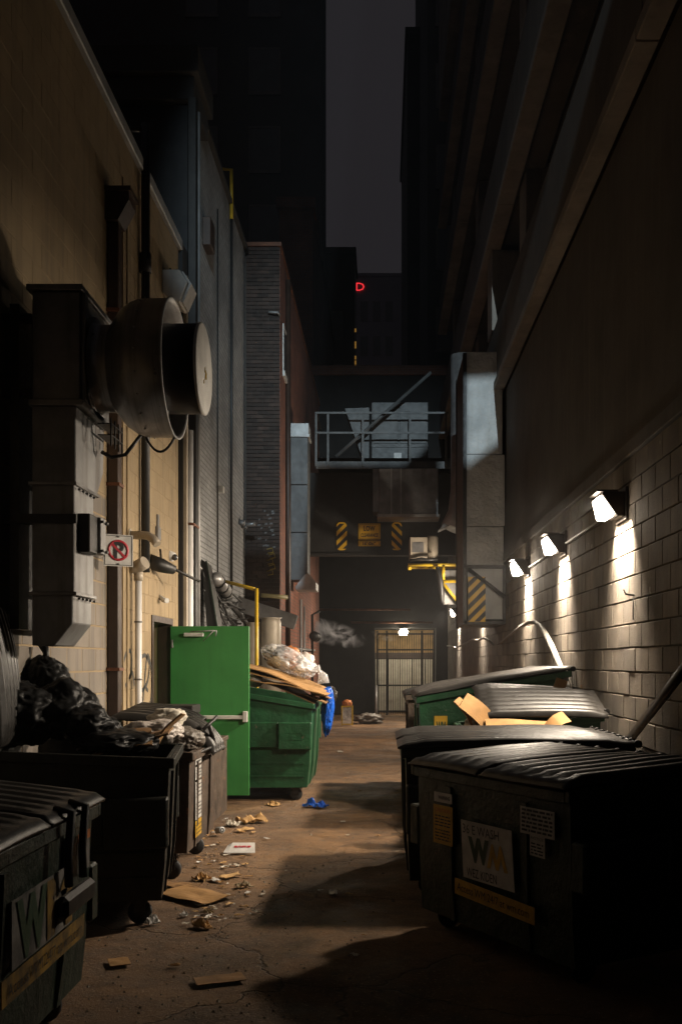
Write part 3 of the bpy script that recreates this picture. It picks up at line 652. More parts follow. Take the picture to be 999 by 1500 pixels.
sign_board('height_plate', 'narrow yellow plate reading 16-0 under the clearance sign', 525, 557, 792, 800, 23.96, M['sign_yellow'], [("16'-0in\"", .2, .2, .58, .6)])
for a, b, f, lb_ in ((493, 508, False, 'left of the two rounded striped yellow and black markers on the beam'), (573.5, 588.5, True, 'right of the two rounded striped yellow and black markers on the beam')):
    p, q = P(a, 806, 23.96), P(b, 765, 23.96)
    t = thing('striped_marker', lb_, 'sign', (p.x, 23.96, p.z), group='striped markers on the clearance beam')
    hazard(t, p.x, q.x, 23.96, p.z, q.z, f, .09, n=3)
# --- walkway
wk = thing('steel_walkway', 'grey steel walkway with handrails crossing high above the alley', 'walkway', (0, 24, 6.3))
mb = MB(); mb.box(-1.58, 2.06, 23.5, 25.4, 6.42, 6.5); mb.box(-1.56, 2.06, 23.5, 23.56, 6.25, 6.5); mb.box(-1.56, 2.06, 25.3, 25.36, 6.25, 6.5); part('deck', mb, M['walk_steel'], wk)
for x in (-1.56, -1.28, -.46, .65, 1.5):
    mb = MB(); mb.box(x-.025, x+.025, 23.46, 23.5, 6.3, 7.58); part('post', mb, M['walk_steel'], wk)
for z in (7.55, 7.08):
    mb = MB(); mb.box(-1.58, 1.55, 23.43, 23.46, z-.02, z+.025); part('rail', mb, M['walk_steel'], wk)
mb = MB(); mb.box(-1.56, -1.53, 23.5, 25.3, 7.53, 7.58); part('side_rail', mb, M['walk_steel'], wk)
mb = MB(); mb.tube([(-1.1,23.6,6.55),(1.15,23.6,8.55)], .05, 4); part('brace', mb, M['walk_steel'], wk)
cb = thing('walkway_cabinet', 'pale steel equipment cabinet standing on the high walkway', 'cabinet', (.5, 24.2, 6.5))
mb = MB(); mb.box(-.26, 1.1, 24.0, 24.9, 6.51, 7.95, .012); part('body', mb, M['walk_steel'], cb)
for a, b in ((-.22, .38), (.42, 1.06)):
    mb = MB(); mb.box(a, b, 23.975, 24.0, 6.95, 7.9, .004); part('door', mb, M['walk_steel'], cb)
mb = MB(); mb.box(-.26, 1.1, 23.97, 24.0, 6.86, 6.92); mb.box(.12, .28, 23.96, 23.975, 7.72, 7.76); mb.box(.5, .66, 23.96, 23.975, 7.72, 7.76); part('latch', mb, M['black_steel'], cb)
mb = MB(); mb.box(.28, .46, 23.96, 23.99, 6.55, 6.72); part('notice', mb, M['sticker_white'], cb)
hp = thing('walkway_hopper', 'sloping grey sheet metal hopper beside the walkway cabinet', 'hopper', (-.5, 24.2, 6.5))
mb = MB(); mb.prism([(-.9,24.0,7.8),(-.32,24.0,7.82),(-.32,24.0,6.51),(-.45,24.0,6.51)], (0,.8,0)); part('body', mb, M['walk_steel'], hp)
# ------------------------------------------------------------------ left: pipes and fittings
ds = thing('box_downspout', 'wide brown box downspout with leader head on the tan wall', 'downspout', (XL+.07, 9.2, 0))
mb = MB(); mb.box(XL+.01, XL+.11, 9.14, 9.26, .2, 5.75, .006); part('pipe', mb, M['dark_brown'], ds)
mb = MB(); mb.box(XL+.01, XL+.07, 9.32, 9.4, .2, 5.9, .006); part('side_pipe', mb, M['rust'], ds)
hx0, hx1 = XL+.0, XL+.22
mb = MB(); mb.prism([(hx0,9.08,5.72),(XL+.12,9.08,5.72),(hx1,9.08,5.9),(hx1,9.08,5.98),(hx0,9.08,5.98)], (0,.26,0)); mb.box(hx0,hx1+.02,9.06,9.36,5.98,6.02); part('leader_head', mb, M['dark_brown'], ds)
for z in (1.6, 3.3, 4.9):
    mb = MB(); mb.box(XL, XL+.125, 9.12, 9.28, z, z+.03); part('strap', mb, M['rust'], ds)
mb = MB(); mb.box(XL+.002, XL+.014, 9.85, 9.89, 1.0, 6.2); mb.box(XL+.002, XL+.014, 9.68, 9.7, .8, 6.4); tag(centre(part('wall_strip', mb, M['tan_core'], None)), 'pair of thin vertical seams on the tan wall', 'strip')
bp_ = thing('black_downpipe', 'thin black pipe rising past the roofline of the tan wall', 'pipe', (XL+.06, 10.4, 2.7))
mb = MB(); mb.tube([(XL+.06,10.4,2.62),(XL+.06,10.4,7.3)], .045, 10); part('pipe', mb, M['cable'], bp_)
mb = MB(); mb.tube([(XL+.06,10.4,5.75),(XL+.06,10.4,5.95)], .06, 10); part('collar', mb, M['cable'], bp_)
mb = MB(); mb.tube([(XL-.4,10.4,7.25),(XL+.06,10.4,7.25)], .03, 8); part('roof_arm', mb, M['cable'], bp_)
pv = thing('white_drainpipe', 'white plastic drainpipe with elbow top beside the green door', 'pipe', (XL+.07, 10.05, 1.1))
mb = MB(); mb.tube([(XL+.07,10.05,.2),(XL+.07,10.05,2.58)], .034, 12); part('pipe', mb, M['pvc'], pv)
mb = MB(); mb.tube([(XL-.02,10.0,2.62),(XL+.04,10.0,2.63),(XL+.1,9.99,2.65),(XL+.16,9.96,2.68)], [.055,.06,.065,.065], 12); mb.tube([(XL+.07,10.05,2.5),(XL+.07,10.05,2.6)], .045, 12); part('elbow', mb, M['beige'], pv)
mb = MB()
for z in (1.5, 2.08): mb.tube([(XL+.07,10.05,z),(XL+.07,10.05,z+.015)], .042, 12)
part('strap', mb, M['galv_dark'], pv)
mb = MB(); mb.tube([(XL,9.95,2.95),(XL+.14,9.95,2.95),(XL+.2,9.93,2.94),(XL+.26,9.9,2.9),(XL+.3,9.88,2.85)], .042, 12); mb.tube([(XL,9.95,2.95),(XL+.02,9.95,2.95)], .065, 12)
tag(centre(part('vent_pipe', mb, M['beige'], None)), 'short tan elbow vent pipe above the drainpipe', 'pipe')
ns = thing('no_parking_sign', 'white no parking sign with red ring and barred letter P', 'sign', (P(173.7, 0, 8.8).x, 8.8, 2.5), math.radians(30))
a, b = P(152, 829.5, 8.8), P(195.5, 783, 8.8)
mb = MB(); mb.box(a.x, b.x, 8.8, 8.806, a.z, b.z, .0); part('panel', mb, M['sticker_white'], ns)
mb = MB(); e = .009
for q in ((a.x+e,b.x-e,b.z-e-.005,b.z-e),(a.x+e,b.x-e,a.z+e,a.z+e+.005),(a.x+e,a.x+e+.005,a.z+e,b.z-e),(b.x-e-.005,b.x-e,a.z+e,b.z-e)): mb.box(q[0],q[1],8.798,8.8,q[2],q[3])
part('border', mb, M['ink'], ns)
cx, cz = (a.x+b.x)/2, (a.z+b.z)/2; pc = lettering('P', ns, (cx-.04, 8.798, cz-.075), (1,0,0), (0,0,1), .15, M['ink'], .09, bold=.03)
mb = MB(); mb.lathe([(.072,0),(.094,0),(.094,-.003),(.072,-.003),(.072,0)], (cx,8.798,cz), 'y', 36)
mb.prism([(cx-.066,8.794,cz+.052),(cx-.052,8.794,cz+.066),(cx+.066,8.794,cz-.052),(cx+.052,8.794,cz-.066)], (0,.002,0)); part('red_ring', mb, M['red'], ns)
mb = MB(); mb.box(XL, a.x+.03, 8.81, 8.83, cz+.06, cz+.1); mb.tube([(cx,8.79,b.z-.02),(cx,8.8,b.z-.02)], .008); mb.tube([(cx,8.79,a.z+.02),(cx,8.8,a.z+.02)], .008); part('bracket', mb, M['galv_dark'], ns)
cl = thing('cylinder_lamp', 'dark cylindrical security lamp on the tan wall', 'lamp', P(240, 832, 11.2))
c = P(240, 830, 11.0); mb = MB(); mb.tube([c+Vector((-.14,-.1,.05)), c+Vector((-.02,-.02,.01)), c+Vector((.1,.08,-.03))], [.085,.08,.05], 14); part('body', mb, M['black_steel'], cl)
mb = MB(); mb.tube([c+Vector((-.02,0,.02)), c+Vector((-.06,.1,.2))], .012); mb.tube([c+Vector((.1,.06,-.02)), c+Vector((.3,.5,-.12))], .018); part('bracket', mb, M['black_steel'], cl)
cm_ = thing('dome_camera', 'small white dome security camera by the wall corner', 'camera', P(252, 815, 11.9))
c = P(252, 814, 11.9); mb = MB(); mb.tube([c+Vector((-.1,0,.03)), c+Vector((.03,-.03,-.02))], [.06,.055], 14); part('body', mb, M['white'], cm_)
mb = MB(); mb.blob(c+Vector((.045,-.05,-.025)), (.04,.04,.04), 1, 2, 0, 1, 0); part('dome', mb, M['glass'], cm_)
c = P(240, 879, 11.3); mb = MB(); mb.tube([c+Vector((-.06,0,.05)), c+Vector((0,0,.0)), c+Vector((.05,-.05,-.01))], [.02,.03,.03], 10)
tag(centre(part('wall_spout', mb, M['white'], None)), 'tiny white spout fixed above the green door', 'spout')
c = P(240, 775, 11.2); mb = MB(); mb.box(XL, XL+.03, c.y-.1, c.y+.06, c.z-.12, c.z+.02); mb.box(XL, XL+.02, c.y-.05, c.y+.03, c.z+.02, c.z+.16); tag(centre(part('wall_plate', mb, M['galv_dark'], None)), 'small grey plate on tan wall above the cylinder lamp', 'plate')
# dead wall pack and pipes at the corner
wp = thing('white_wall_lamp', 'unlit white faceted lamp high on the tan wall corner', 'lamp', P(262, 447, 11.7))
mb = MB(); y0, y1 = 11.45, 11.85; mb.prism([(XL,y0,6.2),(XL,y0,5.93),(XL+.09,y0,5.87),(XL+.2,y0,5.82),(XL+.29,y0,6.06),(XL+.2,y0,6.2)], (0,y1-y0,0), bev=.01); part('housing', mb, M['white'], wp)
mb = MB(); mb.prism([(XL+.21,y0+.04,5.84),(XL+.3,y0+.04,6.05),(XL+.215,y0+.04,6.19),(XL+.235,y0+.04,6.19),(XL+.33,y0+.04,6.05),(XL+.235,y0+.04,5.83)], (0,.32,0)); part('lamp_glass', mb, M['sticker_white'], wp)
mb = MB(); mb.tube([(XL+.02,11.8,6.1),(XL+.02,11.8,6.35)], .012); part('conduit', mb, M['cable'], wp)
cp = thing('corner_pipes', 'white pipe flanked by dark pipes in the wall corner', 'pipes', (XL+.08, 12.6, 0))
mb = MB(); mb.tube([(XL+.1,12.55,0),(XL+.1,12.55,4.6)], .05, 12); part('white_pipe', mb, M['pvc'], cp)
mb = MB(); mb.box(XL+.05, XL+.16, 12.7, 12.82, 0, 8.9, .01); part('dark_pipe', mb, M['black_steel'], cp)
mb = MB(); mb.tube([(XL+.14,12.9,0),(XL+.14,12.9,8.8)], .035, 10); part('grey_pipe', mb, M['galv'], cp)
mb = MB(); mb.box(XL+.05, XL+.1, 12.4, 12.48, 0, 6.5, .005); part('trim', mb, M['beige'], cp)
for z in (1.9, 3.4, 5.0):
    mb = MB(); mb.box(XL+.04, XL+.17, 12.48, 12.86, z, z+.03); part('strap', mb, M['rust'], cp)
# brick wall fittings
cd = thing('brick_wall_conduit', 'long thin conduit up the grey brick wall with yellow top', 'conduit', (XL+.04, 16.4, 3))
mb = MB(); mb.tube([(XL+.04,16.45,2.9),(XL+.04,16.45,9.2)], .025); part('pipe', mb, M['cable'], cd)
mb = MB(); mb.tube([(XL+.04,16.45,9.0),(XL+.04,16.45,9.82),(XL-.25,16.45,9.84)], .03); part('yellow_top', mb, M['yellow'], cd)
mb = MB(); mb.tube([(XL+.02,15.2,3.0),(XL+.02,15.2,8.6)], .012); part('thin_cable', mb, M['cable'], cd)
for px, py, l in ((319, 717, 'small white camera on the grey brick wall'), (354, 770, 'dark twin floodlight at the far edge of the grey brick wall')):
    Y = -XL*F/(CX-px); c = P(px, py, Y); mb = MB(); mb.box(XL, XL+.1, Y-.06, Y+.06, c.z-.05, c.z+.05, .01)
    if px > 340: mb.tube([(XL, Y, c.z), (XL+.25, Y-.1, c.z+.02)], .04); mb.tube([(XL-.0, Y-.3, c.z+.02), (XL+.1, Y-.3, c.z)], .05)
    tag(centre(part('wall_camera' if px < 340 else 'flood_light', mb, M['white'] if px < 340 else M['galv_dark'], None)), l, 'camera' if px < 340 else 'lamp')
pn = thing('leaning_board', 'tall dark panel leaning against the grey brick wall', 'panel', (XL+.2, 13.9, 0))
mb = MB(); mb.prism([(XL+.04,13.7,3.1),(XL+.1,13.7,3.05),(XL+.42,13.7,1.2),(XL+.42,13.7,0),(XL+.3,13.7,0)], (0,.5,0)); part('sheet', mb, M['black_steel'], pn)
mb = MB(); mb.tube([(XL+.11,13.69,3.07),(XL+.43,13.69,1.2)], .015, 4); part('edge', mb, M['green_dark'], pn)
mb = MB(); rgc = random.Random(5)
def sag(a, b, s, n=10): a, b = Vector(a), Vector(b); return [a.lerp(b, i/n)+Vector((0, 0, -s*4*(i/n)*(1-i/n))) for i in range(n+1)]
for k in range(14):
    y0 = 13.6+rgc.random()*1.2; y1 = y0+rgc.uniform(1.0, 3.2)
    mb.tube(sag((XL+.04+rgc.random()*.14, y0, 2.75+rgc.uniform(-.2,.2)), (XL+.04+rgc.random()*.14, min(y1, 18.3), 2.45+rgc.uniform(-.3,.3)), rgc.uniform(.02,.3)), rgc.uniform(.01,.02), 6)
tag(centre(part('wall_cables', mb, M['cable'], None)), 'tangled black cables drooping along the grey brick wall', 'cables')
ml = thing('cable_splice', 'fat dark cable splice case among the tangled cables', 'splice case', (XL+.15, 14.6, 2.8))
mb = MB(); mb.tube([(XL+.12,14.1,2.88),(XL+.16,14.2,2.87),(XL+.17,15.1,2.74),(XL+.15,15.25,2.72)], [.03,.1,.1,.03], 12); part('case', mb, M['galv_dark'], ml)
mb = MB()
for y in (14.3, 14.65, 15.0):
    mb = MB(); mb.tube([(XL+.165,y,2.86-(y-14.2)*.14),(XL+.166,y+.04,2.855-(y-14.2)*.14)], .11, 12); part('band', mb, M['black_steel'], ml)
mb = MB(); mb.tube([(XL+.03,13.4,3.0),(XL+.05,18.3,2.4)], .03, 8); tag(centre(part('sloping_pipe', mb, M['galv_dark'], None)), 'dark pipe sloping along the grey brick wall', 'pipe')
tr = thing('cable_tray', 'grey cable tray box angled above the green dumpster', 'box', (-2.1, 17.9, 2.3))
mb = MB(); mb.box(-.55, .55, -.1, .1, -.13, .13, .01, T=Matrix.Translation((-2.05,17.6,2.55)) @ Matrix.Rotation(math.radians(18), 4, 'Y')); part('box', mb, M['galv_dark'], tr)
yp = thing('yellow_gas_pipe', 'yellow gas pipe standing behind the green dumpster', 'pipe', (-1.72, 13.6, 1))
mb = MB(); c = P(376, 865, 14.0); mb.tube([(XL+.06,14.6,c.z+.22),(c.x-.03,14.02,c.z+.02)], .024, 8); mb.tube([(c.x,14.0,c.z+.03),(c.x,14.0,.9)], .026, 8); part('pipe', mb, M['yellow'], yp)
mb = MB(); a, b = P(383, 872, 18.0), P(421, 875, 18.2); mb.tube([a, b], .05, 4); tag(centre(part('yellow_strut', mb, mat('faded_yellow_paint', (.45,.38,.18), .5), None)), 'pale yellow horizontal strut beside the brick pier', 'strut')
td = thing('beige_tanks', 'two beige upright cylinders behind the clear bag of rubbish', 'tank', P(385, 1000, 16))
for px, r in ((372, .13), (397, .17)):
    c = P(px, 1040, 16.5); mb = MB(); zt = P(px, 905 if px > 380 else 912, 16.5).z; mb.lathe([(0,0),(r,0),(r,zt-c.z-.08),(r*.9,zt-c.z-.02),(r*1.1,zt-c.z),(0,zt-c.z)], (c.x,16.5,c.z), 'z', 20); part('tank', mb, M['beige'], td)
dd = thing('hooded_duct', 'tall steel duct with flared bottom hood on the red brick wall', 'duct', (-1.7, 20.8, 3.2))
z0, z1 = P(0, 850, 20.5).z, P(0, 640, 20.5).z
for k in range(3):
    a, b = z0+(z1-z0)*k/3, z0+(z1-z0)*(k+1)/3; mb = MB(); mb.box(-1.89, -1.53, 20.5, 21.1, a+.005, b-.005, .01); part('duct_section', mb, M['walk_steel'], dd)
mb = MB(); mb.box(-1.92, -1.5, 20.47, 21.13, z1, z1+.05); mb.box(-1.9, -1.52, 20.5, 21.1, z1+.05, z1+.28); part('cap', mb, M['galv_pale'], dd)
mb = MB(); mb.prism([(-1.6,20.4,z0+.1),(-1.52,20.4,z0+.14),(-1.36,20.4,z0-.05),(-1.36,20.4,z0-.2),(-1.78,20.4,z0-.2),(-1.78,20.4,z0-.14)], (0,.8,0)); part('hood', mb, M['galv_pale'], dd)
mb = MB(); mb.tube([(-1.85,19.6,.5),(-1.85,19.6,9.2)], .05, 10); tag(centre(part('brick_downpipe', mb, M['dark_brown'], None)), 'dark brown downpipe on the red brick flank wall', 'pipe')
mb = MB(); mb.tube([(-1.84,22.5,0),(-1.84,22.5,3.1)], .03, 8); mb.tube([(-1.84,23.5,0),(-1.84,23.5,3.0)], .025, 8); mb.tube([(-1.84,20,1.95),(-1.84,27,2.0)], .03, 8); tag(centre(part('wall_conduits', mb, M['galv'], None)), 'thin steel conduits low on the red brick flank', 'conduit')
mt_ = thing('gas_meter', 'dark round meters on pipes near the steam', 'meter', (-1.75, 26, 1.9))
for y in (25.5, 26.3):
    mb = MB(); mb.lathe([(0,0),(.1,0),(.13,.04),(.13,.14),(.1,.18),(0,.18)], (-1.75,y,2.35), 'y', 16); part('dial', mb, M['black_steel'], mt_)
mb = MB(); mb.tube([(-1.8,25.6,0),(-1.8,25.6,2.9),(-1.6,25.6,3.0)], .035, 8); part('pipe', mb, M['black_steel'], mt_)
# graffiti on the tan wall, flat paint
def scrawl(name, parent, loops, x, m, r=.012):
    mb = MB()
    for pts in loops:
        path = []
        for i in range(len(pts)-1):
            p0, p1, p2, p3 = [Vector(pts[max(0, min(len(pts)-1, i+d))]) for d in (-1, 0, 1, 2)]
            for t in [k/6 for k in range(6)]:
                path.append(.5*((2*p1)+(p2-p0)*t+(2*p0-5*p1+4*p2-p3)*t*t+(3*p1-p0-3*p2+p3)*t**3))
        path.append(Vector(pts[-1]))
        for i in range(len(path)-1):
            d = (path[i+1]-path[i]); 
            if d.length < 1e-6: continue
            n = Vector((-d.y, d.x)).normalized()*r
            a, b, c, e = path[i]-n, path[i]+n, path[i+1]+n, path[i+1]-n
            mb.faces([(x, q.x, q.y) for q in (a, b, c, e)], [(0,1,2,3)])
    return part(name, mb, m, parent)
def lw(px, py, x=XL):
    Y = x*F/(px-CX); return (Y, H-(py-CY)*Y/F)
scrawl('graffiti', lb, [[lw(*q) for q in s] for s in (
    [(178,1030),(177,990),(184,960),(192,955),(192,985),(184,1005)], [(186,1035),(188,1000),(194,985),(197,1005)],
    [(205,965),(213,960),(219,975),(216,1000),(208,1012)], [(208,1040),(212,1000),(216,960),(222,980),(222,1020),(218,1040)], [(214,1008),(217,1012)])], XL+.003, M['graffiti'], .022)
scrawl('graffiti', gb, [[lw(*q) for q in s] for s in ([(302,915),(306,900),(312,905),(310,920)], [(315,918),(322,902),(327,915)], [(332,915),(336,898),(341,908),(338,920)], [(345,912),(352,900)])], XL+.003, M['graffiti'], .03)
def bw(px, py, Y=18.49): p = P(px, py, Y); return p
mb = MB(); rgg = random.Random(9)
for k in range(26):
    px = 375+rgg.random()*26; py = 748+k*2.6+rgg.random()*6; p = bw(px, py); l = rgg.uniform(.02,.07)
    mb.faces([(p.x,18.488,p.z),(p.x+l,18.488,p.z+.01),(p.x+l,18.488,p.z+.04),(p.x,18.488,p.z+.03)], [(0,1,2,3)])
part('pale_paint', mb, mat('faded_white_spray', (.16,.155,.15), .7), bb, None, 'stuff')
scrawl_y = MB()
for k in range(5):
    p = bw(391+k%2*3, 805+k*8); scrawl_y.tube([(p.x,18.488,p.z),(p.x+.1,18.488,p.z+.03),(p.x+.12,18.488,p.z-.05),(p.x+.02,18.488,p.z-.07)], .012, 4)
part('yellow_tag', scrawl_y, M['graffiti_y'], bb)
# ------------------------------------------------------------------ exhaust fan and duct on the tan wall
fn = thing('exhaust_fan', 'large grimy exhaust fan and steel duct on the tan wall', 'exhaust fan', (-2.2, 6.95, 1.79))
mb = MB(); mb.box(-2.32, -2.0, 6.6, 7.3, 3.42, 4.14, .008); part('plenum', mb, M['galv_dark'], fn)
mb = MB(); mb.box(-2.35, -1.98, 6.57, 7.34, 4.14, 4.18, .004); mb.box(-2.34, -1.975, 6.575, 7.33, 3.38, 3.42, .004); mb.box(-2.0, -1.975, 6.63, 6.7, 3.42, 4.14); part('flange', mb, M['galv_dark'], fn)
mb = MB(); mb.box(-2.53, -2.33, 6.62, 6.68, 3.95, 4.0); mb.box(-2.53, -2.33, 6.62, 6.68, 3.45, 3.5); mb.box(-2.46, -2.4, 6.58, 7.3, 1.9, 4.05); mb.box(-2.53, -2.33, 6.62, 6.68, 2.6, 2.66); mb.box(-2.42, -2.02, 6.575, 6.6, 2.6, 2.66); part('mounting_bracket', mb, M['black_steel'], fn)
secs = [(3.38, 2.87, 6.6, 7.3, 6.6, 7.12), (2.86, 2.14, 6.6, 7.04, 6.6, 6.98)]
mb = MB(); mb.prism([(-2.32,6.6,3.38),(-2.32,7.28,3.38),(-2.32,7.25,3.05),(-2.32,7.1,2.87),(-2.32,6.6,2.87)], (.29,0,0), bev=.006); part('duct_section', mb, M['galv'], fn)
mb = MB(); mb.box(-2.32, -2.04, 6.6, 7.04, 2.14, 2.86, .006); part('duct_section', mb, M['galv'], fn)
mb = MB(); mb.prism([(-2.32,6.6,2.13),(-2.05,6.6,2.13),(-2.05,6.6,1.94),(-2.17,6.6,1.79),(-2.32,6.6,1.79)], (0,.42,0), bev=.006); part('duct_mouth', mb, M['galv'], fn)
for z, y1 in ((2.865, 7.12), (2.135, 7.05)):
    mb = MB(); mb.box(-2.34, -2.02, 6.58, y1, z-.012, z+.012, .003)
    for k in range(5): mb.tube([(-2.03, 6.65+k*.085, z-.03), (-2.01, 6.65+k*.085, z-.03)], .008, 6)
    part('seam', mb, M['galv_dark'], fn)
mb = MB(); mb.box(-2.05, -1.96, 6.68, 6.86, 2.42, 2.68, .006); part('switch_box', mb, M['black_steel'], fn)
mb = MB(); mb.box(-2.05, -1.94, 6.87, 7.0, 2.43, 2.68, .004)
for k in range(4): mb.tube([(-1.95, 6.88+(k%2)*.1, 2.45+(k//2)*.2), (-1.92, 6.88+(k%2)*.1, 2.45+(k//2)*.2)], .01, 6)
part('bolt_plate', mb, M['galv'], fn)
FC = (0, 6.95, 3.725)
mb = MB(); mb.lathe([(.31,-2.0),(.31,-1.97),(.295,-1.965),(.295,-1.9),(.3,-1.84)], FC, 'x', 48); part('neck', mb, M['brushed'], fn)
mb = MB(); mb.lathe([(.29,-1.86),(.33,-1.83),(.40,-1.775),(.445,-1.71),(.465,-1.65),(.47,-1.45),(.477,-1.448),(.477,-1.44),(.462,-1.44),(.455,-1.65),(.43,-1.71),(.38,-1.77),(.29,-1.83)], FC, 'x', 64); part('bell', mb, M['brushed'], fn)
mb = MB()
for k in range(20):
    an = 2*PI*k/20
    for xx, rr in ((-1.98,.33),(-1.62,.468)): c_ = Vector((xx, 6.95+rr*math.cos(an), 3.725+rr*math.sin(an))); d_ = Vector((0, math.cos(an), math.sin(an))); mb.tube([c_, c_+d_*.008], .007, 6)
part('rivets', mb, M['galv_pale'], fn, None, 'stuff')
mb = MB(); mb.lathe([(.295,-1.99),(.345,-1.99),(.345,-1.975),(.295,-1.975)], FC, 'x', 48); part('collar', mb, M['galv_dark'], fn)
mb = MB(); mb.lathe([(.465,-1.448),(.48,-1.448),(.48,-1.437),(.465,-1.437),(.465,-1.448)], FC, 'x', 64); part('rim', mb, M['galv_pale'], fn)
mb = MB(); mb.lathe([(0,-1.8),(.3,-1.8),(.305,-1.55),(.305,-1.255),(.29,-1.25)], FC, 'x', 48); part('motor_drum', mb, M['black_steel'], fn)
mb = MB(); mb.lathe([(.312,-1.262),(.314,-1.245),(.3,-1.238),(0,-1.236)], FC, 'x', 48); cpo = part('cap', mb, M['white'], fn)  # white colour stands in for lamplight on the cap face
mb = MB(); rgf = random.Random(2)
for k in range(7):
    a = Vector((-1.2345, 6.95+rgf.uniform(-.05,.05), 3.66+rgf.uniform(-.05,.05))); b = a+Vector((0, rgf.uniform(-.06,.06), rgf.uniform(.01,.06))); mb.tube([a, b], .004, 4)
part('yellow_mark', mb, M['yellow'], cpo)
mb = MB()
for a in range(3):
    an = 2*PI*a/3+.4; mb.tube([(-1.5,6.95+.3*math.cos(an),3.725+.3*math.sin(an)),(-1.5,6.95+.46*math.cos(an),3.725+.46*math.sin(an))], .02, 6)
part('strut', mb, M['white'], fn)
mb = MB(); mb.tube([(-2.0,7.1,3.18),(-1.93,7.1,3.14),(-1.83,7.1,3.16),(-1.72,7.1,3.3)], .014, 8); mb.tube(sag((-1.66,7.0,3.26),(-1.46,7.0,3.26),.1), .009, 6); part('cable', mb, M['cable'], fn)
mb = MB()
for z in (3.36, 3.28): mb.box(-2.0, -1.9, 7.0, 7.3, z-.004, z+.004)
for y in (7.0, 7.1, 7.2, 7.3): mb.box(-1.91, -1.9, y-.006, y+.006, 3.2, 3.4)
part('bracket_cage', mb, M['black_steel'], fn)
